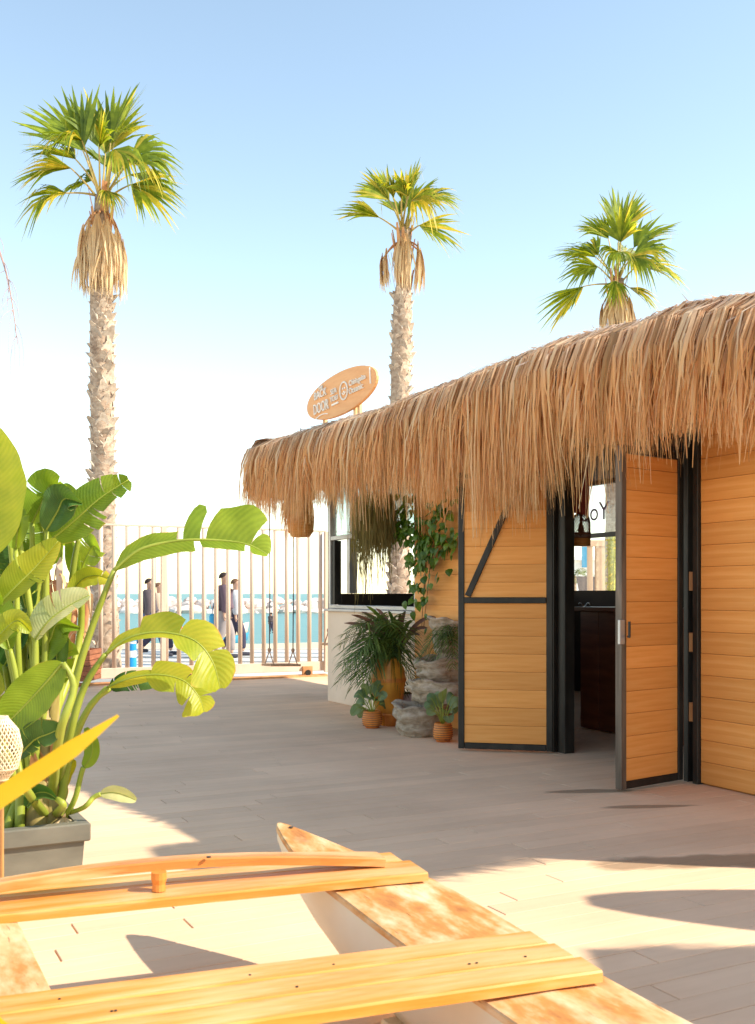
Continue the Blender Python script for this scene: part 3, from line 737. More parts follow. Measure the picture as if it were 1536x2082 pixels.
# ================================================================== FAN PALMS
boot_mes = []
for k in range(4):
    b = MB(); r2 = random.Random(50 + k)
    w, h, d = 0.105 + r2.uniform(-.02, .02), 0.17 + r2.uniform(-.03, .04), 0.05 + r2.uniform(-.01, .025)
    sk = r2.uniform(-.05, .05)
    b.add([V(q) for q in ((-w, -.03, 0), (w, -.03, 0), (w * .55 + sk, d * .6, h * .55), (-w * .55 + sk, d * .6, h * .55), (.02 + sk, d + .03, h), (-.03 + sk, d + .03, h * .93),
           (-w * .8, -.045, h * .4), (w * .8, -.045, h * .4), (sk, -.01, h * .9))],
          [(0, 1, 2, 3), (3, 2, 4, 5), (0, 3, 6), (1, 7, 2), (3, 5, 8, 6), (2, 7, 8, 4), (4, 8, 5), (0, 6, 7, 1), (6, 8, 7)])
    boot_mes.append(b.mesh('leaf_boot', M['boot']))
def fan_frond(parent, root, has, tip, yellow=0.0, nseg=26, seed=0, dead=False, droop=0.25, name='frond'):
    r = random.Random(seed); mb = MB()
    root = V(root); has = V(has); tip = V(tip)
    f = (tip - has); Rl = f.length; f.normalize()
    mid = (root + has) / 2 + V((0, 0, 0.10 * (has - root).length))
    mb.tube(bez([root, mid, has], 7), [0.03, 0.024, 0.02, 0.017, 0.015, 0.013, 0.012], 5, 1)
    rad = V((has.x - root.x, has.y - root.y, 0))
    m = (UP * 0.8 - f * (UP.dot(f)) * 0.8 + V((r.uniform(-.6, .6), -r.uniform(.3, 1.0), r.uniform(-.2, .3))))
    m = (m - f * m.dot(f)).normalized(); s = f.cross(m).normalized()
    sprd = r.uniform(.68, 1.0)
    for i in range(nseg):
        a = lerp(-sprd, sprd, i / (nseg - 1)) + r.uniform(-.025, .025)
        L = Rl * (0.45 + 0.55 * math.cos(a * 0.85)) * r.uniform(1.05, 1.26)
        d = f * math.cos(a) + s * math.sin(a) + m * (0.42 * abs(math.sin(a)) + 0.06 * (-1) ** i)
        d.normalize()
        dr = droop * r.uniform(0.5, 1.6)
        pts = []
        for j in range(6):
            q = j / 5
            pts.append(has + d * L * (q if q < .6 else .6 + (q - .6) * (1 - dr * .45)) + V((0, 0, -1)) * L * dr * max(0, q - .42) ** 1.6 * 2.0)
        wmax = 2 * L * math.tan(0.044)
        wid = [0.012, wmax * .42, wmax * .80, wmax * .72, wmax * .36, 0.004]
        sd = (s * math.cos(a) - f * math.sin(a)); sd = (sd + m * (0.35 if i % 2 else -0.35)).normalized()
        y = r.random() < yellow
        mb.ribbon(pts, wid, sd, 2 if y else 0)
        if r.random() < 0.35:   # loose thread
            e0 = pts[4]; mb.ribbon([e0, e0 + V((r.uniform(-.05, .05), r.uniform(-.05, .05), -r.uniform(.08, .25)))], [.006, .003], s, 2)
    return mb.build(name, [M['frond'], M['petiole'], M['frond_y']], parent)
def dead_frond(parent, root, has, length, spread, seed):
    r = random.Random(seed); mb = MB()
    root = V(root); has = V(has)
    out = V((has.x - root.x, has.y - root.y, 0)).normalized()
    mb.tube(bez([root, root + out * .18 + V((0, 0, .02)), has], 6), [0.028, .024, .02, .017, .014, .012], 5, 1)
    sd0 = out.cross(UP)
    for i in range(34):
        a = r.gauss(0, 1); L = length * r.uniform(.55, 1.1)
        q = [has + sd0 * a * spread * .15 + V((0, 0, r.uniform(-.05, .12))), has + sd0 * a * spread * .7 + out * r.uniform(-.03, .1) + V((0, 0, -L * .35)), has + sd0 * a * spread * r.uniform(.5, 1) + out * r.uniform(-.1, .08) + V((0, 0, -L))]
        sd = (sd0 + out * r.uniform(-1, 1)).normalized()
        mb.ribbon(bez(q, 5), [.015, .035, .04, .028, .004], sd, 0, uvr=.5)
    return mb.build('dead_frond', [M['deadleaf'], M['petiole_dead']], parent)
def fan_palm(label, pxc, Y, ground, heart, fronds, deads, trunk_r, skirt_y, boots=True, seed=1, lean=0.0):
    r = random.Random(seed)
    hp = P(heart[0], heart[1], Y); base = V((hp.x + lean, Y, ground))
    palm = thing('fan_palm', base, label, 'palm tree', 'fan palms along the promenade')
    top = hp + V((0, 0, 0.05)); H = top.z - base.z
    pts = []; rad = []
    for i in range(40):
        s = i / 39
        pts.append(base.lerp(top, s) + V((math.sin(s * 5 + seed) * .03, 0, 0)))
        rad.append(trunk_r * (1.25 - .35 * min(1, s * 6) if s < .17 else .92 - .18 * s) * (1 + .03 * math.sin(i * 1.7)))
    zsk = P(0, skirt_y, Y).z
    rad = [rr_ if p.z < zsk + .1 else rr_ * .72 for p, rr_ in zip(pts, rad)]
    mb = MB(); mb.tube(pts, rad, 18, 0); trunk = mb.build('trunk', M['trunk'], palm, smooth=True)
    if boots:
        n = 0; z = 0.15; rowi = 0
        rows = 36; nper = 8
        for rowi in range(rows):
            s = (rowi + .3) / rows; zz = lerp(base.z + .05, zsk + .05, s)
            fr = (zz - base.z) / H; c = base.lerp(top, fr); rr0 = float(np.interp(zz, [p.z for p in pts], rad))
            for k in range(nper):
                a = (k + .5 * (rowi % 2)) / nper * 2 * math.pi + r.uniform(-.08, .08) + rowi * .13
                d = V((math.cos(a), math.sin(a), 0)); t = V((-math.sin(a), math.cos(a), 0))
                tilt = r.uniform(-.35, .35)
                X = (t * math.cos(tilt) + UP * math.sin(tilt)); Z = (UP * math.cos(tilt) - t * math.sin(tilt))
                m3 = Matrix((X, d, Z)).transposed()
                sc = r.uniform(.85, 1.2) * trunk_r / 0.24
                place('leaf_boot', r.choice(boot_mes), Matrix.Translation(c + d * (rr0 - .012)) @ m3.to_4x4() @ Matrix.Diagonal((sc, sc * r.uniform(.35, 1.15), sc * r.uniform(.75, 1.15), 1)), trunk)
    # orange bases of cut leaves under the crown
    zb = zsk
    for k in range(16):
        a = r.uniform(0, 6.28); d = V((math.cos(a), math.sin(a), 0)); z = lerp(zb, top.z - .1, r.random())
        q = V((top.x, top.y, z)) + d * trunk_r * .62
        mb = MB(); mb.ribbon([q, q + d * .05 + V((0, 0, .2)), q + d * .10 + V((0, 0, .45))], [.10, .07, .04], d.cross(UP)); mb.build('leaf_base', M['petiole_dead'], palm)
    for i, fd in enumerate(fronds):
        hx, hy, tx, ty = fd[:4]; dz = fd[4] if len(fd) > 4 else r.uniform(-.35, .35); yl = fd[5] if len(fd) > 5 else .12
        dt = fd[6] if len(fd) > 6 else dz * .9
        fan_frond(palm, top + V((r.uniform(-.04, .04), r.uniform(-.04, .04), r.uniform(-.2, 0))), P(hx, hy, Y) + V((0, dz, 0)), P(tx, ty, Y) + V((0, dz + dt, 0)), yl, seed=seed * 100 + i, droop=fd[7] if len(fd) > 7 else .22)
    for i, (hx, hy, ln, dz, sp) in enumerate(deads):
        h = P(hx, hy, Y) + V((0, dz, 0)); dead_frond(palm, top + V((0, 0, -.25)), h, ln, sp, seed * 70 + i)
    return palm, top
F1 = [(165, 300, 92, 188, .1, .05, .2, .12), (205, 295, 207, 165, .3, .15, .2, .2), (222, 285, 268, 170, .1, .03, .1, .12), (150, 318, 52, 285, .1, .1, .1, .3), (152, 352, 48, 362, -.2, .45, -.1, .3),
      (142, 402, 58, 432, -.2, .5, -.2, .5), (262, 312, 372, 300, .1, .15, .1, .45), (265, 345, 362, 352, -.2, .35, -.1, .5), (272, 385, 362, 440, -.2, .5, -.1, .25), (188, 318, 130, 335, -.6, .2, -.5, .5),
      (238, 300, 292, 268, -.2, .1, -.2, .3), (228, 402, 245, 440, -.3, .4, -.2, .4), (212, 318, 222, 245, .7, .05, .5, .2), (172, 335, 105, 320, .6, .1, .5, .4), (252, 335, 300, 385, -.6, .3, -.3, .5),
      (215, 320, 232, 262, -.4, .2, -.4, .3), (195, 310, 165, 250, .5, .1, .6, .2), (245, 325, 318, 320, .6, .1, .5, .4)]
D1 = [(175, 475, 1.0, -.18, .12), (190, 470, 1.05, -.26, .13), (208, 462, 1.1, -.30, .14), (225, 470, 1.1, -.27, .13), (242, 485, 1.0, -.15, .12), (250, 500, .95, 0, .1), (168, 490, .95, .05, .1), (182, 480, .9, .2, .12), (215, 475, .9, .28, .14), (238, 480, .95, .2, .12), (200, 490, .9, -.25, .14), (232, 495, .9, -.22, .14)]
palm1, top1 = fan_palm('tallest fan palm, full crown with a skirt of dead leaves, behind the gate bars', 208, 16.9, -.04, (209, 405), F1, D1, .225, 600, seed=1)
F2 = [(826, 412, 852, 325, .1, .15, .1, .15), (792, 402, 736, 350, .1, .5, .1, .15), (772, 446, 690, 432, -.1, .6, -.1, .2), (800, 418, 765, 392, -.4, .4, -.4, .3), (850, 410, 932, 384, .1, .15, .1, .3), (846, 424, 930, 412, -.2, .5, -.2, .4),
      (852, 462, 930, 502, -.1, .6, -.1, .2), (815, 425, 795, 380, -.5, .4, -.4, .4), (836, 428, 885, 450, -.5, .6, -.4, .6), (838, 402, 880, 352, .2, .1, .2, .2), (815, 415, 810, 360, .5, .2, .4, .2), (828, 425, 835, 385, -.6, .4, -.5, .3)]
D2 = [(786, 520, .62, -.1, .10), (778, 525, .6, .05, .09), (850, 505, .8, -.08, .10), (856, 512, .7, .1, .08), (815, 500, .8, -.2, .10), (826, 495, .85, -.22, .1)]
palm2, top2 = fan_palm('slender fan palm with sparse yellowing crown and two hanging dead tufts beside the oval sign', 808, 18.6, -.05, (821, 470), F2, D2, .212, 600, seed=2, lean=-.10)
F3 = [(1262, 472, 1272, 380, .1, .1, .1, .15), (1240, 482, 1186, 432, .1, .1, .1, .25), (1215, 520, 1132, 498, .1, .1, .1, .25), (1212, 548, 1138, 562, -.2, .2, -.1, .35), (1185, 585, 1116, 655, -.1, .3, -.1, .15), (1292, 500, 1370, 446, .1, .1, .1, .2),
      (1287, 520, 1368, 508, -.2, .15, -.1, .4), (1292, 545, 1384, 572, -.2, .3, -.1, .3), (1254, 505, 1252, 440, -.4, .2, -.3, .2), (1228, 502, 1180, 470, .5, .1, .5, .3), (1240, 585, 1232, 628, -.5, .25, -.2, .3), (1275, 590, 1322, 628, -.2, .55, -.1, .3),
      (1272, 520, 1312, 478, .4, .1, .4, .3), (1245, 530, 1215, 560, -.6, .2, -.5, .5), (1270, 540, 1310, 575, -.6, .2, -.5, .5)]
D3 = [(1235, 615, .8, -.2, .14), (1255, 610, .85, -.28, .14), (1275, 618, .8, -.2, .13), (1225, 625, .7, 0, .12), (1285, 625, .7, .1, .12)]
palm3, top3 = fan_palm('fan palm whose crown rises above the thatch, trunk hidden behind the roof', 1252, 22.0, -.05, (1254, 572), F3, D3, .24, 700, boots=False, seed=3)
# a fan palm just outside the frame whose dry flower stalk hangs into it
F4 = [(-330 + dx, 430 + dy, -330 + int(dx * 2.1), 430 + int(dy * 2.1)) for dx, dy in ((-50, -60), (0, -90), (45, -65), (-70, -10), (60, -20), (-50, 40), (40, 45))]
palm4, top4 = fan_palm('fan palm left of the deck with a long dry hanging flower stalk', -330, 11.5, -.045, (-330, 470), F4, [], .22, 600, boots=False, seed=4)
mb = MB()
st = spline([top4, P(-180, 380, 11.4), P(-50, 400, 11.3), P(2, 520, 11.3), P(22, 600, 11.3), P(36, 700, 11.3)], 22)
mb.tube(st, [lerp(.022, .004, i / 21) for i in range(22)], 5)
for i in range(9, 21):
    for k in range(2):
        d = V((rnd.uniform(-.14, .14), rnd.uniform(-.1, .1), -rnd.uniform(.15, .5)))
        mb.tube(bez([st[i], st[i] + V((d.x, d.y, -.05)), st[i] + d], 5), [.004, .0035, .003, .0025, .002], 4)
mb.build('flower_stalk', pmat('dry_stalk', [(0, (.36, .24, .22)), (1, (.5, .34, .3))], rough=.9), palm4)

# ================================================================== CATAMARAN (two wooden hulls and cross planks)
BOW = V((-0.365, 3.82, 0))
def B(s, e, z): return BOW - U2 * s + E2 * e + V((0, 0, z))
boat = thing('wooden_catamaran', B(1.6, -.545, 0), 'old wooden twin-hulled beach catamaran with varnished cross planks', 'boat')
OUT = [(0, .012), (.03, .030), (.1, .058), (.2, .096), (.39, .160), (.55, .225), (.68, .255), (.9, .264), (6, .264)]
INN = [(0, -.010), (.03, -.022), (.15, -.045), (.32, -.070), (.6, -.091), (1, -.096), (6, -.096)]
ZTP = [(0, .452), (.39, .402), (.64, .386), (1.17, .357), (1.5, .342), (1.9, .335), (6, .335)]
ZBT = [(0, .40), (.05, .37), (.32, .22), (.7, .10), (1.2, .06), (2, .035), (6, .035)]
def hull(mirror):
    SS = [0, .01, .03, .06, .1, .15, .2, .28, .39, .5, .6, .7, .85, 1, 1.17, 1.4, 1.7, 2, 2.4, 2.8, 3.3, 3.8, 4.2, 4.6]
    mx = (lambda e: -1.09 - e) if mirror else (lambda e: e)
    shell = MB(); vs = []
    for s in SS:
        o = interp(s, OUT); i = interp(s, INN); zt = interp(s, ZTP) - .022; zb = interp(s, ZBT); w = o - i; c = (o + i) / 2
        sx = s + .25 * (zt - zb) * 0
        ring = [(o - .004, zt), (o - .008, lerp(zt, zb, .35)), (o - .03 * min(1, w * 3), lerp(zt, zb, .7)), (lerp(o, c, .45), zb), (lerp(i, c, .45), zb), (i + .03 * min(1, w * 3), lerp(zt, zb, .7)), (i + .008, lerp(zt, zb, .35)), (i + .004, zt)]
        vs += [B(s, mx(e), z) for e, z in ring]
    n = 8
    fs = [(a * n + j, a * n + j + 1, (a + 1) * n + j + 1, (a + 1) * n + j) for a in range(len(SS) - 1) for j in range(n - 1)]
    fs += [tuple(range(n)), tuple((len(SS) - 1) * n + j for j in range(n))]
    shell.add(vs, fs); h = shell.build('hull', M['hullwhite'], boat, smooth=True)
    d = MB(); vs = []
    for s in SS:
        o = interp(s, OUT); i = interp(s, INN); zt = interp(s, ZTP)
        m = .5 * (o + i)
        for e, z in ((o, zt - .020), (o, zt - .004), (o - .004, zt), (m, zt + .006 * min(1, (o - i) * 3)), (i + .004, zt), (i, zt - .004), (i, zt - .020)):
            vs.append(V((s, mx(e), z)))
    n = 7
    fs = [(a * n + j, a * n + j + 1, (a + 1) * n + j + 1, (a + 1) * n + j) for a in range(len(SS) - 1) for j in range(n - 1)]
    fs += [tuple(range(n)), tuple((len(SS) - 1) * n + j for j in range(n))]
    d.add(vs, fs)
    mloc = Matrix(((-U2.x, E2.x, 0, BOW.x), (-U2.y, E2.y, 0, BOW.y), (0, 0, 1, 0), (0, 0, 0, 1)))
    dk = place('hull_deck', d.mesh('hull_deck', M['boat_deck']), mloc, h)
    if not mirror:
        q = MB(); c = B(.07, .02, interp(.07, ZTP) + .003); q.tube([c, c + V((0, 0, .004))], .008, 10); q.build('bolt', M['greypost'], h)
    # support chock
    for s in (.95, 3.4):
        q = MB(); q.box(B(s, mx(.084), .03), (.10, .26, .07), rot_to(-U2), bev=.006); q.build('chock', M['pine'], h)
    return h
hull(False); hull(True)
def cross_plank(p0, p1, width, zt, th, name, mat, arch=0.0, n=14, taper=None, zl=0.0):
    # p0,p1 = (s,e) of the near edge on the right and the left; width towards the bow
    a = B(p0[0], p0[1], zt); b = B(p1[0], p1[1], zt); d = (b - a); L = d.length; d.normalize()
    rot = rot_to(d); up = UP; y = rot @ V((0, 1, 0))
    sgn = 1 if y.dot(U2) > 0 else -1
    mb = MB(); vs = []
    rr2 = random.Random(int(abs(p0[0] * 1000)))
    bv = .005
    for i in range(n + 1):
        q = i / n; w = width * (taper(q) if taper else 1)
        z = arch * math.sin(math.pi * q) + zl * q
        x = L * q
        nz = rr2.uniform(-.0012, .0012)
        for yy, zz in ((nz, -th), (nz, -bv), (bv + nz, 0), (w - bv + nz, 0), (w + nz, -bv), (w + nz, -th)):
            vs.append(V((x, sgn * yy, zz + z)))
    m = 6
    fs = [(i * m + j, i * m + (j + 1) % m, (i + 1) * m + (j + 1) % m, (i + 1) * m + j) for i in range(n) for j in range(m)]
    fs += [tuple(range(m)), tuple(n * m + j for j in range(m))]
    mb.add(vs, fs)
    return place(name, mb.mesh(name, mat), Matrix.Translation(a) @ rot.to_4x4(), boat)
SK = 0.135
# front cross plank: two boards, the rear one under the arched batten
cross_plank((.735, .212), (.742 - SK * 1.61, -1.35), .165, .418, .026, 'cross_plank', M['boat_plank'])
cross_plank((.567, .212), (.574 - SK * 1.61, -1.35), .125, .4165, .026, 'cross_plank', M['boat_plank'])
cross_plank((.622, .12), (.622 - SK * 1.45, -1.31), .062, .448, .028, 'arched_batten', M['boat_arch'], arch=.052, n=26, taper=lambda q: 1 + .8 * max(0, .22 - q) * 3)
c = B(.545, -.60, .42); q = MB(); q.lathe([(.0, 0), (.021, 0), (.019, .02), (.023, .035), (.023, .055), (0, .055)], c, 14); q.build('peg', M['terracotta'], boat, smooth=False)
q = MB(); c2 = B(.555, -.45, .502); q.tube([c2, c2 + V((0, 0, .0035))], .007, 8); q.build('bolt', M['black'], boat)
# second cross plank: three boards
for k, (s0, w) in enumerate(((1.368, .106), (1.477, .106), (1.588, .108))):
    cross_plank((s0 - SK * .05, .212), (s0 - SK * 1.61, -1.35), w, .384 - .001 * k, .028, 'cross_plank', M['boat_plank'])
for k, (s0, w) in enumerate(((2.62, .13), (2.76, .13), (4.3, .2))):
    cross_plank((s0 - SK * .05, .212), (s0 - SK * 1.61, -1.35), w, .37 - .001 * k, .028, 'cross_plank', M['boat_plank'])
for k in range(9):
    s = rnd.choice((1.33, 1.44, 1.545)); e = rnd.uniform(-1.0, .15)
    c = B(s - SK * (.262 - e), e, .3845); q = MB(); q.tube([c - V((0, 0, .004)), c + V((0, 0, .0008))], .0035, 6); q.build('nail', M['black'], boat)

# ================================================================== STRELITZIA PLANTERS
def blade(mb, mid, wA, wB, dA, dB, mat=0, splits=0, seed=0, curl=.25, prof=None, shred=.0, flA=None, flB=None):
    """mid: midrib points; dA/dB: directions of the two halves; leaf with splits along the lateral veins"""
    r = random.Random(seed); n = len(mid) - 1
    prof = prof or (lambda s: (math.sin(math.pi * min(1, (s * .92 + .05)) ** .85)) ** .7)
    for half, (w, d) in enumerate(((wA, V(dA)), (wB, V(dB)))):
        cuts = sorted([0, n] + r.sample(range(2, n - 1), min(splits, n - 4))) if splits else [0, n]
        fl = flA if half == 0 else flB
        segs = [(c0, c1, None) for c0, c1 in zip(cuts[:-1], cuts[1:])] if not fl else [(int(round(a_ * n)), int(round(b_ * n)), h_) for a_, b_, h_ in fl]
        for c0, c1, hs in segs:
            sway = r.uniform(-1, 1) * curl * (1.6 if splits or hs else .3); lag = r.uniform(.0, .3)
            vs = []; uvs = []; m = 5
            for j in range(c0, c1 + 1):
                s = j / n; tg = (mid[min(j + 1, n)] - mid[max(j - 1, 0)]).normalized()
                dd = (d - tg * d.dot(tg)).normalized(); nr = tg.cross(dd) * (1 if half == 0 else -1)
                ww = w * max(prof(s), .02)
                if hs: ww = w * hs * (.84 + .16 * math.sin(math.pi * min(1, max(0, (j - c0) / max(1, c1 - c0)))) + .05 * math.sin(j * 7.3 + c0)) * (1 - .75 * max(0, s - .86) / .14) * (min(1, s * 8 + .05) if c0 == 0 else 1)
                gap = 0
                if (splits or hs) and (j == c0 and c0 > 0): gap = 1
                if (splits or hs) and (j == c1 and c1 < n): gap = -1
                for i in range(m):
                    q = i / (m - 1)
                    p = mid[j] + (dd * q + tg * (.30 * q * q) + nr * (sway * q * q + curl * .5 * math.sin(q * 2.2) - .12 * q)) * ww
                    p += tg * (gap * q * q * ww * (.05 + .08 * shred))
                    p += nr * (.03 * ww * math.sin(j * 1.3 + i) * q)
                    vs.append(p); uvs.append((.5 + (q if half == 0 else -q) * .5, s))
            k = c1 - c0
            fs = [(a * m + b, a * m + b + 1, (a + 1) * m + b + 1, (a + 1) * m + b) for a in range(k) for b in range(m - 1)]
            mb.add(vs, fs, mat, uvs)
    rm = min(.011, max(wA, wB) * .075)
    mb.tube(mid, [lerp(rm, rm * .28, i / n) for i in range(n + 1)], 5, 1)
def strel_leaf(parent, stalk, midpx, Y, wA, wB, dA, dB, mat='strel', splits=0, seed=0, curl=.25, Yd=None, name='leaf', prof=None, r0=.022, shred=0, flA=None, flB=None):
    mb = MB()
    def PP(lst):
        out = []
        for q in lst:
            out.append(P(q[0], q[1], Y + (q[2] if len(q) > 2 else 0)))
        return out
    mid = spline(PP(midpx), 31 if flA else 19)
    if stalk:
        pts_ = PP(stalk)
        if Y < 6: pts_ = [trough_pt(pts_[0].x, seed)] + pts_[1:]
        st = spline(pts_ + [mid[0]], 14)
        mb.tube(st, [lerp(r0, .011, i / 13) for i in range(14)], 8, 1)
    blade(mb, mid, wA, wB, dA, dB, 0, splits, seed, curl, prof, shred, flA, flB)
    return mb.build(name, [M[mat], M['stalk']], parent, smooth=True)
TC = V(((172 - CXP) / FPX * 4.28, 4.28, 0)); ZR = .352
def trough_pt(x, seed):
    b_ = .12 + .28 * ((seed * 37) % 11) / 10
    a_ = min(1.2, max(.08, (TC.x - .4587 * b_ - x) / .8886))
    return TC - E2 * a_ + U2 * b_ + V((0, 0, ZR - .055))
X_, Z_ = V((1, 0, 0)), V((0, 0, 1)); Yc = V((0, -1, 0))
plant = thing('strelitzia_plant', P(80, 1680, 4.55), 'large strelitzia with long arching split leaves growing in the grey trough', 'plant')
SL = lambda *a, **k: strel_leaf(plant, *a, **k)
Y0 = 4.55
# big upright leaf cut by the frame edge
SL([(30, 1670), (-10, 1450), (-22, 1200)], [(-22, 1130), (-18, 1040), (-20, 960), (-30, 870)], Y0 - .25, .19, .19, X_ + Yc * .35, -X_ + Yc * .35, 'strel_yel', 0, 1, .12)
# leaf reaching to upper right across the palm trunk
SL([(95, 1660), (80, 1400), (92, 1180)], [(108, 1095), (150, 1060), (205, 1012), (262, 975)], Y0, .095, .10, V((-.62, -.3, .8)), V((.5, -.5, -.75)), 'strel', 5, 2, .25)
# upright flap leaf behind it
SL([(90, 1660), (120, 1350), (150, 1150)], [(160, 1095), (150, 1050), (138, 1010), (128, 985)], Y0 + .2, .055, .055, X_ + Yc * .4, -X_ + Yc * .4, 'strel', 1, 3, .25)
# broad ribbed fan left of it
SL([(80, 1660), (60, 1400), (75, 1200)], [(105, 1150), (92, 1090), (75, 1040), (70, 1005)], Y0 + .1, .10, .13, X_ * .8 + Yc * .5, -X_ + Yc * .3 + Z_ * .3, 'strel', 3, 4, .3)
SL([(50, 1660), (25, 1400), (20, 1230)], [(40, 1190), (25, 1120), (12, 1060), (0, 1010)], Y0 + .15, .09, .12, X_ + Yc * .4, -X_ + Yc * .4, 'strel_dark', 3, 5, .3)
# long arching leaf with two raised flaps
SL([(118, 1650), (130, 1500), (160, 1360), (200, 1240)], [(232, 1160), (285, 1118), (360, 1100), (430, 1098), (500, 1106), (545, 1128)], Y0 - .1, .165, .095, V((.25, .15, 1)), V((.1, -.8, -.55)), 'strel', 0, 16, .16, shred=.6, flA=[(0, .40, .32), (.42, .55, .95), (.56, .82, 1.02), (.83, 1, .5)], flB=[(0, .5, .75), (.52, .8, .6), (.82, 1, .7)])
# second arch, lower, bright yellow green
SL([(125, 1650), (135, 1520), (170, 1400)], [(215, 1330), (265, 1296), (330, 1286), (395, 1302), (432, 1345), (448, 1400)], Y0 - .25, .085, .11, V((.45, .1, .9)), V((-.25, -.75, -.6)), 'strel_yel', 0, 27, .11, shred=.6, flA=[(0, .27, .4), (.27, .5, 1.0), (.5, .72, 1.1), (.72, 1, 1.0)], flB=[(0, .45, .35), (.45, .7, .9), (.7, 1, 1.2)])
# third arch
SL([(120, 1660), (140, 1540), (175, 1450)], [(218, 1398), (270, 1378), (325, 1372), (375, 1385), (405, 1418), (415, 1448)], Y0 - .15, .065, .085, V((.35, .2, .9)), V((-.2, -.7, -.7)), 'strel_yel', 0, 28, .14, shred=.6, flA=[(0, .35, .4), (.35, .6, 1.0), (.6, .8, 1.1), (.8, 1, .9)], flB=[(0, .3, .5), (.3, .55, .9), (.55, .75, 1.1), (.75, 1, 1.3)])
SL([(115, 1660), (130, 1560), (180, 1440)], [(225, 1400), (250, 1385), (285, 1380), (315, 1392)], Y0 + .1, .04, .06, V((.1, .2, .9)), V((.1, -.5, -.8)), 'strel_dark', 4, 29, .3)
# pale undersides in the middle
SL([(75, 1660), (70, 1480), (72, 1330)], [(72, 1300), (100, 1262), (140, 1232), (182, 1210)], Y0 - .2, .085, .045, V((-.25, -.2, 1)), V((.3, -.6, -.6)), 'strel_pale', 3, 9, .25)
SL([(45, 1660), (30, 1440), (20, 1300)], [(0, 1270), (20, 1240), (50, 1215), (70, 1180)], Y0 + .2, .05, .08, X_ - Z_ * .5, -X_ + Z_, 'strel_pale', 2, 10, .3)
# yellow edged leaf
SL([(60, 1660), (40, 1450), (10, 1290)], [(0, 1225), (35, 1190), (75, 1150), (118, 1100)], Y0 - .15, .085, .07, V((-.55, -.3, .75)), V((.5, -.5, -.7)), 'strel_yel', 2, 11, .25)
SL([(40, 1660), (0, 1500), (-30, 1400)], [(-35, 1330), (0, 1290), (35, 1262), (62, 1285)], Y0 - .3, .055, .075, V((-.3, -.3, 1)), V((.4, -.6, -.6)), 'strel_yel', 2, 12, .3)
# bright ribbed leaf at mid left
SL([(60, 1670), (120, 1500), (150, 1400)], [(128, 1348), (90, 1392), (45, 1440), (-15, 1500)], Y0 - .45, .10, .095, V((-.8, -.4, .55)), V((.75, -.4, -.6)), 'strel', 0, 13, .15)
# thick green stems
SL([(70, 1665), (58, 1540), (35, 1390)], [(20, 1320), (0, 1250), (-20, 1190)], Y0 - .2, .06, .06, X_ + Yc * .4, -X_ + Yc * .4, 'strel', 2, 14, .3)
# low dark leaves
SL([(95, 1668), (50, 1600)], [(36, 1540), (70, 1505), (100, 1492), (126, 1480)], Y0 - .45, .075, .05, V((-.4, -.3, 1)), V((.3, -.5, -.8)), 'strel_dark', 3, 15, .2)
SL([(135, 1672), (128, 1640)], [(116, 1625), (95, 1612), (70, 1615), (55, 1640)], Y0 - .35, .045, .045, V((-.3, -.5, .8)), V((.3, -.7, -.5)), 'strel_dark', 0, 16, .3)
SL([(140, 1672), (150, 1630), (165, 1575)], [(170, 1560), (185, 1540), (188, 1510), (175, 1480)], Y0 - .2, .035, .035, X_ + Yc * .3, -X_ + Yc * .3, 'strel', 0, 17, .3, r0=.012)
SL([(132, 1672), (132, 1620)], [(133, 1600), (136, 1575), (145, 1555), (152, 1545)], Y0 - .1, .03, .035, X_ + Yc * .3, -X_ + Yc * .3, 'strel_yel', 0, 18, .2, r0=.01)
SL([(145, 1672), (165, 1645), (190, 1622)], [(205, 1615), (230, 1612), (255, 1618), (277, 1628)], Y0 - .25, .035, .035, V((0, -.3, 1)), V((0, -.6, -.8)), 'strel_pale', 0, 19, .2, r0=.01)
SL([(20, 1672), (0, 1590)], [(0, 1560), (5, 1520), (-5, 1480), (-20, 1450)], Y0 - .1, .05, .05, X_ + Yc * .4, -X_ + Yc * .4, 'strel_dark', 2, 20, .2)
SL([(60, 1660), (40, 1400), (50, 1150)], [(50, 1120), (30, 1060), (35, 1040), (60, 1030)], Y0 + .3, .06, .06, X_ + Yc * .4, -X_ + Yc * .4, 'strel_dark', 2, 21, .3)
SL([(100, 1660), (150, 1350), (165, 1200)], [(160, 1180), (155, 1150), (150, 1120), (140, 1095)], Y0 + .3, .04, .045, X_ + Yc * .4, -X_ + Yc * .4, 'strel', 1, 22, .3)
SL([(105, 1660), (120, 1420), (135, 1240)], [(140, 1215), (165, 1180), (195, 1170), (225, 1180)], Y0 + .15, .045, .05, V((-.2, -.2, 1)), V((.2, -.6, -.8)), 'strel_yel', 2, 23, .3)
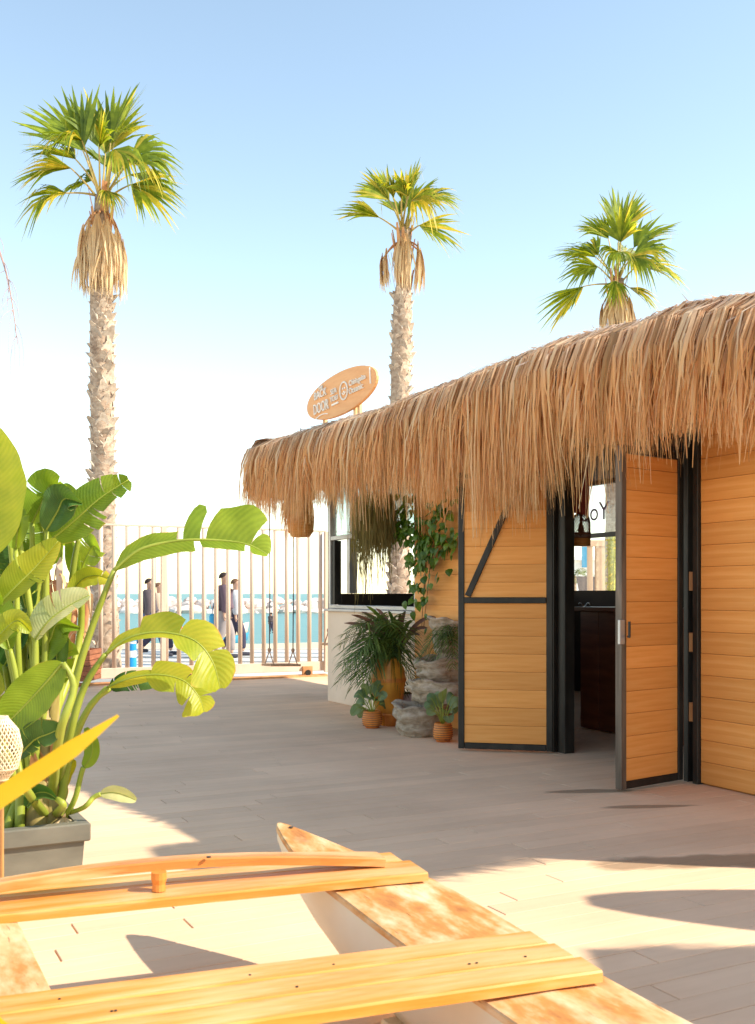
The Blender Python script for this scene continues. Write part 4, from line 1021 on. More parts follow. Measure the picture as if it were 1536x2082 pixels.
for (bx, tx, ty, rr_) in ((60, 30, 1450, .042), (92, 75, 1400, .05), (118, 108, 1360, .045), (35, 5, 1500, .04), (80, 95, 1460, .04), (130, 140, 1450, .034), (105, 88, 1480, .045), (15, -10, 1480, .045)):
    mb = MB(); a = trough_pt(P(bx, 1682, 4.4).x, int(bx));  t_ = P(tx, ty, 4.40 + rnd.uniform(0, .1))
    mb.tube(spline([a, a.lerp(t_, .5) + V((rnd.uniform(-.02, .02), 0, 0)), t_], 8), [rr_ * 1.3, rr_ * 1.25, rr_ * 1.1, rr_, rr_ * .95, rr_ * .85, rr_ * .7, rr_ * .5], 9); mb.build('stem', M['stem_brown'], plant, smooth=True)
    for j_ in range(2):
        q = MB(); s0 = a.lerp(t_, rnd.uniform(.15, .5)); q.ribbon(bez([s0, s0 + V((rnd.uniform(-.03, .03), -.05, .08)), s0 + V((rnd.uniform(-.05, .05), -.06, rnd.uniform(.14, .26)))], 5), [.06, .055, .045, .03, .006], V((1, rnd.uniform(-.4, .4), 0)).normalized(), 0, uvr=.5); q.build('dry_sheath', M['petiole_dead'], plant)
for k in range(9):
    a = trough_pt(P(rnd.uniform(10, 160), 1684, 4.4).x, k) + V((0, 0, .01)); mb = MB()
    mb.ribbon(bez([a, a + V((rnd.uniform(-.1, .1), rnd.uniform(-.08, .05), rnd.uniform(.05, .16))), a + V((rnd.uniform(-.2, .2), rnd.uniform(-.1, .1), rnd.uniform(-.01, .08)))], 5), [.02, .05, .06, .04, .005], V((rnd.uniform(-1, 1), rnd.uniform(-1, 1), .2)).normalized(), 0, uvr=.5); mb.build('dry_leaf', M['deadleaf'], plant)

rx = random.Random(5)
for k in range(27):
    tx = rx.uniform(-30, 135); ty = rx.uniform(1020, 1420); bx = rx.uniform(30, 125); dxx = rx.uniform(-70, 70); ln = rx.uniform(70, 120)
    an = rx.uniform(-1, 1)
    m0 = (lerp(bx, tx, .8), ty + 30); m1 = (tx + an * ln * .5, ty - ln * .45); m2 = (tx + an * ln, ty - ln * (.7 - .4 * abs(an)))
    SL([(bx, 1660), (lerp(bx, tx, .4), lerp(1660, ty, .5))], [m0, (lerp(m0[0], m1[0], .6), lerp(m0[1], m1[1], .6)), m1, m2], Y0 + rx.uniform(-.1, .45), rx.uniform(.05, .09), rx.uniform(.05, .09), V((-.8, -.4, .5 * an)), V((.8, -.4, -.5 * an)), rx.choice(['strel', 'strel_dark', 'strel', 'strel_pale', 'strel_yel']), rx.choice([0, 2, 3]), 400 + k, .25)
# grey trough
pl = thing('planter_trough', P(-60, 1800, 4.6), 'grey plastic planter trough with wide rim beside the catamaran', 'planter')
wd, dep = 1.3, .52
TROT = Matrix((E2, U2, UP)).transposed()
def T(x, y, z): return TC + E2 * x + U2 * y + V((0, 0, z))      # x to the right (<=0 inside), y away from the viewer
mb = MB(); tp = .02
def ring4(x0, x1, y0, y1, z): return [T(x0, y0, z), T(x1, y0, z), T(x1, y1, z), T(x0, y1, z)]
rings = [ring4(-wd + tp, -tp, tp, dep - tp, .004), ring4(-wd, 0, 0, dep, ZR - .075), ring4(-wd + .02, -.02, .02, dep - .02, ZR - .075), ring4(-wd + .02, -.02, .02, dep - .02, ZR - .13)]
mb.add(sum(rings, []), [(a * 4 + j, a * 4 + (j + 1) % 4, a * 4 + 4 + (j + 1) % 4, a * 4 + 4 + j) for a in range(3) for j in range(4)] + [(3, 2, 1, 0)])
mb.build('body', M['planter'], pl)
mb = MB()
for yy in (.008, dep - .008): mb.box(T(-wd / 2, yy, ZR - .0375), (wd + .044, .06, .075), TROT, bev=.006)
for xx in (-.008, -wd + .008): mb.box(T(xx, dep / 2, ZR - .0378), (.06, dep - .08, .0745), TROT, bev=.006)
mb.build('rim', M['planter'], pl)
mb = MB(); n = 14; vs = []
for j in range(n):
    for i in range(n * 2):
        vs.append(T(lerp(-wd + .03, -.03, i / (n * 2 - 1)), lerp(.03, dep - .03, j / (n - 1)), ZR - .045 + rnd.uniform(-.012, .014)))
mb.add(vs, [(j * 2 * n + i, j * 2 * n + i + 1, (j + 1) * 2 * n + i + 1, (j + 1) * 2 * n + i) for j in range(n - 1) for i in range(2 * n - 1)]); mb.build('soil', M['soil'], pl)
# woven lantern standing among the stems
def lattice(name_root, c, prof, n, mat, parent, rr_=.003, hoops=True):
    mb = MB(); c = V(c); zs = [z for r_, z in prof]
    def rad(z): return float(np.interp(z, zs, [r_ for r_, z in prof]))
    for k in range(n):
        for sg in (1, -1):
            pts = []
            for i in range(25):
                z = lerp(zs[0], zs[-1], i / 24); a = 2 * math.pi * k / n + sg * i / 24 * 2.2
                pts.append(c + V((rad(z) * math.cos(a), rad(z) * math.sin(a), z)))
            mb.tube(pts, rr_, 4, cap=False)
    o = mb.build('woven_cage', mat, parent)
    if hoops:
        mb = MB()
        for z in (zs[0], zs[-1], lerp(zs[0], zs[-1], .18)):
            mb.tube([c + V((rad(z) * math.cos(a * .3491), rad(z) * math.sin(a * .3491), z)) for a in range(19)], rr_ * 2.2, 5, cap=False)
        mb.build('hoop', mat, parent)
    return o
lp = P(4, 1585, 3.98)
wl_ = thing('wicker_lantern', V((lp.x, lp.y, .0)), 'pale woven wicker lantern on a stake in front of the trough', 'lantern')
lattice('l', lp, [(.02, 0), (.06, .05), (.075, .12), (.06, .19), (.02, .24)], 26, M['wicker_pale'], wl_, .0028)
mb = MB(); mb.tube([V((lp.x, lp.y, .004)), lp + V((0, 0, .02))], .008, 7); mb.build('stake', M['bamboo'], wl_)

# near yellow leaves of a pot standing just left of the camera
yp = thing('yellow_strap_plant', V((-1.15, 1.45, 0)), 'blurred yellow strap leaf plant reaching in beside the catamaran', 'plant')
q = MB(); q.lathe([(0, 0), (.14, 0), (.17, .15), (.18, .34), (.165, .34), (.15, .30), (0, .29)], (-1.15, 1.45, .004), 24); q.build('pot', M['planter'], yp, smooth=True)
def strap(p0, p1, p2, p3, w, mat, parent, nm='leaf', side=None):
    pts = bez([p0, p1, p2, p3], 12); mb = MB()
    wid = [w * (.5 + .5 * math.sin(math.pi * (.25 + .75 * i / 11) )) * (1 if i < 11 else .1) + .002 for i in range(12)]
    sides = []
    for i in range(12):
        tg = (pts[min(i + 1, 11)] - pts[max(i - 1, 0)]).normalized(); s_ = (side or tg.cross(Yc)); s_ = (s_ - tg * s_.dot(tg)).normalized(); sides.append(s_)
    vs = []; uvs = []; fs = []
    for i in range(12):
        nr = sides[i].cross((pts[min(i + 1, 11)] - pts[max(i - 1, 0)]).normalized())
        for a, b in ((-1, .12), (0, 0), (1, .12)):
            vs.append(pts[i] + sides[i] * (a * wid[i] / 2) + nr * (b * wid[i])); uvs.append((.5 + a * .5, i / 11))
    for i in range(11):
        for j in range(2): fs.append((i * 3 + j, i * 3 + j + 1, i * 3 + j + 4, i * 3 + j + 3))
    mb.add(vs, fs, 0, uvs); return mb.build(nm, M[mat], parent, smooth=True)
b0 = V((-1.15, 1.45, .3))
strap(b0, b0 + V((.1, 0, .45)), P(-60, 1690, 1.42), P(241, 1455, 1.42), .036, 'yellow', yp)
strap(b0, b0 + V((.15, -.05, .3)), P(-220, 1900, 1.3), P(62, 2125, 1.25), .055, 'yellow', yp)
strap(b0, b0 + V((-.1, 0, .5)), b0 + V((-.3, .1, .7)), b0 + V((-.7, .1, .6)), .05, 'yellow', yp)
strap(b0, b0 + V((0, .1, .5)), b0 + V((-.05, .3, .7)), b0 + V((-.3, .7, .6)), .05, 'yellow', yp)
strap(b0, b0 + V((.05, 0, .5)), b0 + V((0, .2, .66)), P(-40, 1440, 1.9), .05, 'yellow', yp)

# red-brown slatted planter with a withered strelitzia
Yw = 14.3
wx0 = (62 - CXP) / FPX * Yw; wx1 = (183 - CXP) / FPX * Yw
wp = thing('slatted_planter', V(((wx0 + wx1) / 2, Yw + .3, 0)), 'red-brown slatted wooden planter on casters in front of the gate', 'planter')
for k in range(6):
    for (yy, sx) in ((Yw, wx1 - wx0), (Yw + .6, wx1 - wx0)):
        q = MB(); q.box(((wx0 + wx1) / 2, yy, .115 + k * .073), (sx, .022, .067), bev=.004); q.build('slat', M['redwood'], wp)
    for xx in (wx0 + .012, wx1 - .012):
        q = MB(); q.box((xx, Yw + .3, .115 + k * .073), (.022, .574, .0665), bev=.004); q.build('slat', M['redwood'], wp)
q = MB(); q.box(((wx0 + wx1) / 2, Yw + .3, .45), (wx1 - wx0 - .05, .57, .03)); q.build('soil', M['soil'], wp)
for xx in (wx0 + .08, wx1 - .08):
    q = MB(); q.tube([V((xx - .02, Yw + .06, .042)), V((xx + .02, Yw + .06, .042))], .04, 12); q.build('caster', M['black'], wp)
ws = thing('withered_strelitzia', V(((wx0 + wx1) / 2, Yw + .3, .46)), 'withered strelitzia with curled brown leaves in the slatted planter', 'plant')
for k, (px, tpx, tpy) in enumerate(((100, 95, 1150), (140, 150, 1130), (125, 110, 1180), (160, 175, 1160))):
    a = P(px, 1330, Yw + .3); t_ = P(tpx, tpy, Yw + .3); q = MB(); q.tube(spline([a, a.lerp(t_, .5) + V((.05, 0, 0)), t_], 7), [.07, .065, .055, .05, .045, .04, .03], 8)
    q.build('stem', M['petiole_dead'], ws, smooth=True)
for k in range(34):
    a = P(rnd.uniform(78, 180), rnd.uniform(1150, 1310), Yw + .3 + rnd.uniform(-.2, .2)); q = MB()
    d = V((rnd.uniform(-.35, .35), rnd.uniform(-.25, .25), -rnd.uniform(.1, .45)))
    mid = bez([a, a + V((d.x, d.y, .12)), a + d], 6)
    q.ribbon(mid, [.02, .1, .14, .12, .07, .01], V((rnd.uniform(-1, 1), rnd.uniform(-1, 1), rnd.uniform(-.3, .3))).normalized(), 0, uvr=.5); q.build('curled_leaf', M['deadleaf'], ws)
for k, (tx, ty) in enumerate(((60, 1120), (190, 1110), (130, 1060), (30, 1160))):
    strel_leaf(ws, [(120, 1330, .3), ((120 + tx) / 2, 1230, .3)], [(lerp(120, tx, .6), lerp(1220, ty, .5), .3), (lerp(120, tx, .8), lerp(1220, ty, .8), .2), (tx, ty, .2), (tx + (tx - 120) * .2, ty + 10, .1)], Yw, .2, .2, V((-.5, -.5, .7)), V((.5, -.5, -.6)), 'strel', 3, 60 + k, .3)
# ================================================================== SIGN ON THE ROOF
sg_dir = V((math.sin(R(35)), -math.cos(R(35)), 0))      # left to right along the board
sg_c = P(694, 800, 11.25); sg_n = V((-math.cos(R(35)), -math.sin(R(35)), 0))
sign = thing('oval_sign', V((sg_c.x, sg_c.y, 2.95)), 'orange oval surfboard-shaped sign with raised cream lettering on the thatched roof', 'sign')
TILT = 0.10
sx = (sg_dir * math.cos(TILT) + UP * math.sin(TILT)).normalized(); sz = sg_n.cross(sx).normalized()
if sz.z < 0: sz = -sz
def S(x, z, d=0.0): return sg_c + sx * x + sz * z + sg_n * d
mb = MB(); n = 48; LA, LB = .70, .235
for_r = []
vs = []
for d, k in ((-.02, .985), (-.015, 1), (.015, 1), (.02, .985)):
    for i in range(n):
        a = 2 * math.pi * i / n; cx_, cz_ = math.cos(a), math.sin(a)
        vs.append(S(LA * k * cx_, LB * k * math.copysign(abs(cz_) ** .92, cz_), d))
fs = [(r_ * n + i, r_ * n + (i + 1) % n, (r_ + 1) * n + (i + 1) % n, (r_ + 1) * n + i) for r_ in range(3) for i in range(n)] + [tuple(range(n - 1, -1, -1)), tuple(3 * n + i for i in range(n))]
mb.add(vs, fs); mb.build('board', M['sign'], sign)
def text_part(body, x, z, size, parent, mat, name='lettering', ext=.008, origin=S, sxx=1.0, shear=0.0, mirror=False, ex=None, ez=None, en=None, base=None):
    cu = bpy.data.curves.new(name, 'FONT'); cu.body = body; cu.size = size; cu.extrude = ext; cu.align_x = 'CENTER'; cu.align_y = 'CENTER'; cu.resolution_u = 3
    ob = bpy.data.objects.new(name, cu); COL.objects.link(ob)
    dg = bpy.context.evaluated_depsgraph_get(); me = bpy.data.meshes.new_from_object(ob.evaluated_get(dg)); bpy.data.objects.remove(ob)
    me.materials.clear(); me.materials.append(mat)
    ex = ex or sx; ez = ez or sz; en = en or sg_n
    b0_ = base if base is not None else S(x, z, .022 + ext)
    Mx = Matrix(((ex.x * sxx, ez.x, en.x, b0_.x), (ex.y * sxx, ez.y, en.y, b0_.y), (ex.z * sxx, ez.z, en.z, b0_.z), (0, 0, 0, 1)))
    return place(name, me, Mx, parent)
text_part('THE', -.36, .155, .055, sign, M['sign_text'])
text_part('BACK', -.375, .085, .125, sign, M['sign_text'], sxx=.80)
text_part('DOOR', -.375, -.065, .17, sign, M['sign_text'], sxx=.62)
text_part('SEA', -.10, .045, .085, sign, M['sign_text'], sxx=.85)
text_part('YOU', -.10, -.035, .085, sign, M['sign_text'], sxx=.85)
text_part('Chiringuito', .365, .045, .085, sign, M['sign_text'], sxx=.80)
text_part('Oceanic', .335, -.04, .095, sign, M['sign_text'], sxx=.85)
mb = MB(); mb.box(S(-.09, -.095, .027), (.13, .012, .02), Matrix((sx, sg_n, sz)).transposed()); mb.build('bar', M['sign_text'], sign)
mb = MB()
mb.tube([S(.095 + .075 * math.cos(a * .2618), .002 + .095 * math.sin(a * .2618), .028) for a in range(25)], .010, 6, cap=False)
ring = mb.build('ring_emblem', M['sign_text'], sign)
for (a, b_) in ((.075, .03), (.115, .03), (.095, -.01)):
    q = MB(); q.tube([S(a, b_, .02), S(a, b_, .03)], .012, 10); q.build('dot', M['sign_text'], ring)
mb = MB(); mb.tube([S(.06 + .035 * i / 3 * 2, -.045 + .02 * abs(i - 1.5), .027) for i in range(4)], .007, 5); mb.build('wave', M['sign_text'], ring)
mb = MB(); mb.tube([S(-.50 + .25 * i / 6, -.165 + .02 * math.sin(math.pi * i / 6), .026) for i in range(7)], .007, 5); mb.build('underline', M['sign_text'], sign)
mb = MB(); mb.box(S(.60, .03, .024), (.012, .016, .17), Matrix((sx, sg_n, sz)).transposed()); mb.build('bar', M['sign_text'], sign)
for x in (-.40, .22, .30):
    q = MB(); a = S(x, 0, -.045); rt = Matrix((sg_dir, sg_n, UP)).transposed()
    q.box((a.x, a.y, (a.z + 2.80) / 2), (.045, .04, a.z - 2.80), rt, bev=.004); q.build('leg', M['pine'], sign)

# ================================================================== SWINGS
def swing(px0, px1, y_seat, Y, label, skew=0.0):
    z = P(0, y_seat, Y).z
    a = P(px0, y_seat, Y); b = P(px1, y_seat, Y + skew)
    sw = thing('rope_swing', V(((a.x + b.x) / 2, (a.y + b.y) / 2, z)), label, 'swing', 'swings under the roof overhang')
    d = (b - a); rot = rot_to(d)
    q = MB(); q.box((a + b) / 2 + V((0, 0, 0)), (d.length + .1, .2, .028), rot, bev=.005); q.build('seat', M['seat'], sw)
    for p in (a, b):
        k = p + V((0, 0, .17)); yv = rot @ V((0, 1, 0))
        for s in (-1, 1):
            q = MB(); q.tube([p + yv * .085 * s + V((0, 0, .012)), k], .007, 6); q.build('bridle', M['rope_tan'], sw)
        q = MB(); q.lathe([(0, -.03), (.018, -.02), (.022, 0), (.018, .02), (0, .03)], k + V((0, 0, .01)), 10); q.build('knot', M['rope_tan'], sw)
        q = MB(); q.tube([k, k + V((.006, 0, .8)), V((k.x, k.y, 2.80))], .0075, 6); q.build('rope', M['rope'], sw)
swing(548, 596, 1352, 12.6, 'wooden rope swing hanging freely in front of the gate', .25)
swing(668, 715, 1310, 13.4, 'wooden rope swing hanging half behind the window wall', .2)
q = thing('hanging_rope', P(745, 1215, 13.0), 'single dark rope seen through the open serving window', 'rope')
mb = MB(); a = P(743, 1215, 13.0); mb.tube([a, a + V((.02, 0, .6)), V((a.x + .03, a.y, 2.79))], .008, 6); mb.build('cord', M['rope'], q)
mb = MB(); mb.lathe([(0, -.03), (.02, -.015), (.02, .015), (0, .03)], a, 8); mb.build('knot', M['rope'], q)

# ================================================================== HANGING BASKETS
Yb = 12.3
hb = thing('hanging_basket', P(612, 1092, Yb), 'brown hanging basket with trailing dry stems under the thatch corner', 'basket')
c = P(612, 1092, Yb); rb = 28 / FPX * Yb
mb = MB(); mb.lathe([(0, 0), (rb * .62, 0), (rb * .9, .06), (rb, .18), (rb * .97, .32), (rb * .82, .44), (rb * .78, .44), (rb * .9, .3), (0, .25)], c, 24, fn=lambda p, th, z, r_: p * (1 + .02 * math.sin(th * 24 + z * 130))); mb.build('bowl', M['basket'], hb, smooth=True)
mb = MB(); mb.lathe([(rb * .55, 1.0), (rb * .85, .75), (rb * 1.05, .46)], c, 22); mb.build('woven_cover', M['basket'], hb, smooth=True)
for k in range(4):
    a = k * 1.5708 + .4; q = MB(); q.tube([c + V((rb * .8 * math.cos(a), rb * .8 * math.sin(a), .44)), V((c.x, c.y, c.z + 1.3)), V((c.x, c.y, 2.79))], .005, 5); q.build('hanger', M['rope'], hb)
mb = MB()
for k in range(150):
    a = rnd.uniform(2.2, 5.2); st_ = c + V((rb * .8 * math.cos(a), rb * .8 * math.sin(a), .46)); L = rnd.uniform(.15, .6)
    o = V((math.cos(a), math.sin(a), 0)) * rnd.uniform(.03, .11)
    mb.ribbon(bez([st_, st_ + o + V((0, 0, .03)), st_ + o + V((rnd.uniform(-.04, .04), 0, -L))], 5), [.005, .007, .007, .005, .002], V((1, rnd.uniform(-1, 1), 0)).normalized(), 0, uvr=.8)
tag(mb.build('trailing_stems', M['thatch'], hb), kind='stuff')

Yg = 10.5
hg = thing('hanging_plant', P(765, 1060, Yg), 'dense green-brown trailing plant hanging in front of the serving window', 'plant')
c = P(762, 1060, Yg)
mb = MB(); mb.lathe([(0, 0), (.09, 0), (.13, .08), (.15, .2), (.14, .2), (0, .17)], c, 18); mb.build('pot', M['rattan_dark'], hg, smooth=True)
for k in range(3):
    a = k * 2.094; q = MB(); q.tube([c + V((.14 * math.cos(a), .14 * math.sin(a), .2)), V((c.x, c.y, c.z + .6)), V((c.x, c.y, 2.70))], .004, 5); q.build('hanger', M['rope'], hg)
mb = MB()
for k in range(900):
    a = rnd.uniform(0, 6.283); rr_ = rnd.uniform(.03, .17); st_ = c + V((rr_ * math.cos(a) * .8, rr_ * math.sin(a) * .8, rnd.uniform(.16, .3)))
    out = V((math.cos(a), math.sin(a), 0)) * rnd.uniform(.03, .11)
    lft = .5 - .5 * math.cos(a + .3); L = rnd.uniform(.25, .56) if rnd.random() < .86 else rnd.uniform(.55, .95) 
    if math.cos(a) < -.4: L *= 1.18
    e_ = st_ + out + V((rnd.uniform(-.07, .07), rnd.uniform(-.05, .05), -L))
    mb.ribbon(bez([st_, st_ + out * 1.2 + V((0, 0, .04)), st_ + out * 1.1 + V((0, 0, -L * .5)), e_], 6), [.004, .006, .007, .007, .006, .002], V((1, rnd.uniform(-1, 1), 0)).normalized(), 0, uvr=.5)
tag(mb.build('trailing_stems', M['trail'], hg), kind='stuff')

# ================================================================== CLIMBING VINE
b = MB()
lv = [(0, 0), (.42, .12), (.5, .38), (.3, .75), (0, 1.1), (-.3, .75), (-.5, .38), (-.42, .12)]
vs = [V((x, 0, -z + .1)) for x, z in lv] + [V((0, -.10, -.35))]
b.add(vs, [(i, (i + 1) % 8, 8) for i in range(8)], 0, [(.5 + x * .5, z) for x, z in lv] + [(.5, .5)])
leaf_me = b.mesh('vine_leaf', M['vine'])
b2 = MB(); b2.add([V((x * .72, -.04 * abs(x), -z + .1)) for x, z in lv] + [V((0, -.06, -.35))], [(i, (i + 1) % 8, 8) for i in range(8)], 0, [(.5 + x * .5, z) for x, z in lv] + [(.5, .5)])
leaf_me2 = b2.mesh('vine_leaf', M['vine'])
vine = thing('climbing_vine', W(3.45, .12, .15), 'green heart-leaved vine climbing the orange wall beside the serving window', 'plant')
stems = []
for (pts) in ([(858, 1275), (862, 1200), (868, 1130), (850, 1070), (830, 1010)], [(862, 1275), (872, 1180), (880, 1120), (900, 1060), (920, 1010)], [(860, 1230), (866, 1150), (845, 1090), (800, 1050), (775, 1010)], [(868, 1130), (900, 1110), (922, 1095)], [(850, 1060), (815, 1075), (805, 1100)]):
    q3 = []
    for (px, py) in pts:
        off = .06 + rnd.uniform(0, .05); t_ = wall_t(px, off); w_ = W(t_, off, 0); q3.append(V((w_.x, w_.y, P(px, py, w_.y).z)))
    sp_ = spline(q3, 24); stems.append(sp_)
    mb = MB(); mb.tube(sp_, .005, 5); mb.build('stem', M['bamboo'], vine)
def put_leaf(p, sc):
    nrm = (N2 + V((rnd.uniform(-.7, .7), rnd.uniform(-.7, .7), rnd.uniform(-.2, .6)))).normalized()
    dn = V((rnd.uniform(-.7, .7), rnd.uniform(-.3, .3), 1)); zz = (dn - nrm * dn.dot(nrm)).normalized(); xx = (-nrm).cross(zz)
    m3 = Matrix((xx, -nrm, zz)).transposed()
    place('vine_leaf', rnd.choice((leaf_me, leaf_me2)), Matrix.Translation(p) @ m3.to_4x4() @ Matrix.Scale(sc, 4), vine)
dens = [(s, i) for s in stems for i in range(len(s))]
for k in range(560):
    s, i = rnd.choice(dens); p = s[i]; pxq = CXP + p.x / p.y * FPX; pyq = HYP - (p.z - EYE) / p.y * FPX
    if pyq > 1225 and rnd.random() < .85: continue
    if pyq > 1150 and rnd.random() < .5: continue
    put_leaf(p + N2 * rnd.uniform(.0, .16) + U2 * rnd.gauss(0, .13) + V((0, 0, rnd.gauss(.02, .09))), rnd.uniform(.05, .095))
for (px, py, sc) in ((845, 1195, .12), (850, 1225, .1), (918, 1100, .1), (905, 1120, .11), (920, 1080, .11), (890, 1165, .1), (925, 1115, .09)):
    w_ = W(wall_t(px, .12), .12, 0); put_leaf(V((w_.x, w_.y, P(px, py, w_.y).z)), sc)

# ================================================================== TIERED ROCK FOUNTAIN
ft = thing('rock_fountain', G(865, 1490), 'tiered stacked-stone basin fountain beside the open left door', 'fountain')
def basin(cx_, ctop, cbot, wpx, Y, seed, notch=None, tilt=0.0, depth=.55, name='stone_basin', ysq=.8):
    r = random.Random(seed); c = P(cx_, cbot, Y); rad = wpx / 2 / FPX * Y; h = (cbot - ctop) / FPX * Y
    ph = [r.uniform(0, 6.28) for _ in range(8)]
    def fn(p, th, z, r_):
        q = z / h
        k = 1 + .07 * math.sin(3 * th + ph[0]) + .05 * math.sin(5 * th + ph[1] + q * 2) + .035 * math.sin(11 * th + ph[2] + q * 9) + .03 * math.sin(q * 19 + 2 * th + ph[3]) + .02 * math.sin(17 * th + q * 23)
        return V((p.x * k, p.y * k * ysq, z + .02 * math.sin(2 * th + ph[4]) * q + .012 * math.sin(7 * th + ph[5]) + tilt * p.x))
    pr = []
    nl = 12
    for i in range(nl + 1):
        q = i / nl
        pr.append((rad * (.72 + .28 * min(1, q * 1.3) + .05 * math.sin(q * 15 + ph[6])), h * q))
    pr = [(0.001, 0)] + pr + [(rad * .9, h * 1.015), (rad * .74, h * .97), (rad * .66, h * (1 - depth)), (0.001, h * (1 - depth - .03))]
    mb = MB(); mb.lathe(pr, c, 40, fn=fn); return mb.build(name, M['rock'], ft, smooth=True)
basin(858, 1432, 1497, 118, 9.45, 1, ysq=.75)
basin(905, 1388, 1440, 150, 9.6, 2, tilt=-.10)
basin(905, 1340, 1398, 124, 9.75, 3)
basin(925, 1290, 1345, 84, 9.85, 5, depth=.15)
basin(922, 1258, 1292, 108, 9.8, 4)
mb = MB(); mb.lathe([(.26, 0), (.24, .5), (.2, 1.0), (.15, 1.15)], G(915, 1478) + V((.1, .35, 0)), 20, fn=lambda p, th, z, r_: p * 1.0 + V((.03 * math.sin(4 * th + z * 9), .03 * math.cos(3 * th + z * 7), 0))); mb.build('rock_column', M['rock'], ft, smooth=True)

# ================================================================== POTS AND PLANTS BY THE WALL
def feather(parent, pts, L, n, mat, droop=.5, wl=.012, seed=0, name='frond'):
    r = random.Random(seed); mb = MB(); sp_ = spline(pts, n)
    mb.tube(sp_, [lerp(.006, .002, i / (n - 1)) for i in range(n)], 4)
    for i in range(2, n):
        tg = (sp_[min(i + 1, n - 1)] - sp_[i - 1]).normalized(); s = i / (n - 1)
        sd = tg.cross(UP); sd = sd.normalized() if sd.length > .05 else V((1, 0, 0)); nr = sd.cross(tg)
        for k in (-1, 1):
            ll = L * math.sin(math.pi * (.12 + .8 * s)) ** .7 * r.uniform(.8, 1.1)
            d = (sd * k * .8 + tg * .7 + nr * .25 + V((r.uniform(-.1, .1),) * 3)).normalized()
            e_ = sp_[i] + d * ll + V((0, 0, -ll * droop * r.uniform(.5, 1.3)))
            mb.ribbon(bez([sp_[i], sp_[i] + d * ll * .55, e_], 4), [.004, wl, wl * .8, .002], (tg - d * tg.dot(d)).normalized())
    return mb.build(name, M[mat], parent)
# big amber vase with arching palm
vb = G(790, 1478); vb = V((vb.x, vb.y + .15, 0)); Yv = vb.y
vase = thing('amber_vase', vb, 'tall amber glazed vase holding the arching palm by the window wall', 'vase')
kx = Yv / FPX
mb = MB(); mb.lathe([(0, 0), (.10, 0), (.11, .04), (.13, .15), (.165, .35), (.175, .45), (.16, .56), (.125, .62), (.135, .66), (.12, .66), (.11, .6), (0, .58)], vb, 28); mb.build('body', M['amber'], vase, smooth=True)
mb = MB(); mb.lathe([(.178, .43), (.181, .45), (.176, .47)], vb, 28); mb.build('band', M['terracotta'], vase, smooth=True)
pp = thing('arching_palm', vb + V((0, 0, .6)), 'bushy arching palm with feathery drooping fronds in the amber vase', 'plant')
o0 = vb + V((0, 0, .6))
ends = [(695, 1310), (725, 1275), (810, 1290), (770, 1370), (690, 1385), (725, 1375), (690, 1330), (700, 1290), (705, 1370), (715, 1400), (735, 1265), (755, 1420), (745, 1300), (720, 1340), (770, 1290), (790, 1270), (800, 1330), (830, 1300), (815, 1400), (850, 1350), (735, 1430), (765, 1340), (745, 1380), (700, 1350), (780, 1400), (840, 1380)]
for k, (px, py) in enumerate(ends):
    e_ = P(px, py, Yv + rnd.uniform(-.45, .25)); mid = o0.lerp(e_, .5) + V((0, 0, .22 + max(0, (1400 - py)) * .0002))
    feather(pp, [o0, o0.lerp(mid, .6) + V((0, 0, .1)), mid, e_], .30, 24, 'foliage', .55, .014, k)
cd = thing('purple_cordyline', V((vb.x + .1, vb.y + .15, .0)), 'cordyline with purple strap leaves rising behind the arching palm', 'plant')
cb = V((vb.x + .10, vb.y + .24, 0))
mb = MB(); mb.lathe([(0, 0), (.11, 0), (.15, .22), (.14, .22), (0, .19)], cb, 18); mb.build('pot', M['rattan_dark'], cd, smooth=True)
mb = MB(); mb.tube([cb + V((0, 0, .18)), cb + V((.02, 0, .45)), cb + V((0, -.2, .68))], [.025, .022, .018], 7); mb.build('stem', M['stem_brown'], cd)
for k, (px, py) in enumerate([(745, 1240), (765, 1245), (715, 1258), (735, 1252), (800, 1262), (815, 1255), (880, 1262), (870, 1285), (840, 1270), (825, 1250), (700, 1275), (855, 1300), (790, 1250), (775, 1265)]):
    t_ = P(px, py - 8, Yv - .15 + rnd.uniform(-.2, .2)); s0 = cb + V((0, -.2, .66)); mid = s0.lerp(t_, .55) + V((0, 0, .16))
    strap(s0, s0.lerp(mid, .5) + V((0, 0, .08)), mid, t_, .042, 'cordyline' if k % 4 else 'foliage', cd)
# papyrus-like tuft on the fountain
tf = thing('fern_tuft', P(905, 1300, 9.55), 'light green fern tuft spilling over the top fountain basins', 'plant')
o1 = P(918, 1292, 9.72)
for k, (px, py) in enumerate([(850, 1345), (865, 1325), (880, 1345), (895, 1335), (910, 1345), (925, 1330), (870, 1300), (905, 1300), (890, 1310), (858, 1365), (935, 1310), (920, 1355), (885, 1360)]):
    e_ = P(px, py, 9.55 + rnd.uniform(-.15, .15)); mid = o1.lerp(e_, .5) + V((0, -.05, .12))
    feather(tf, [o1, mid, e_], .12, 14, 'foliage', .4, .008, 40 + k)
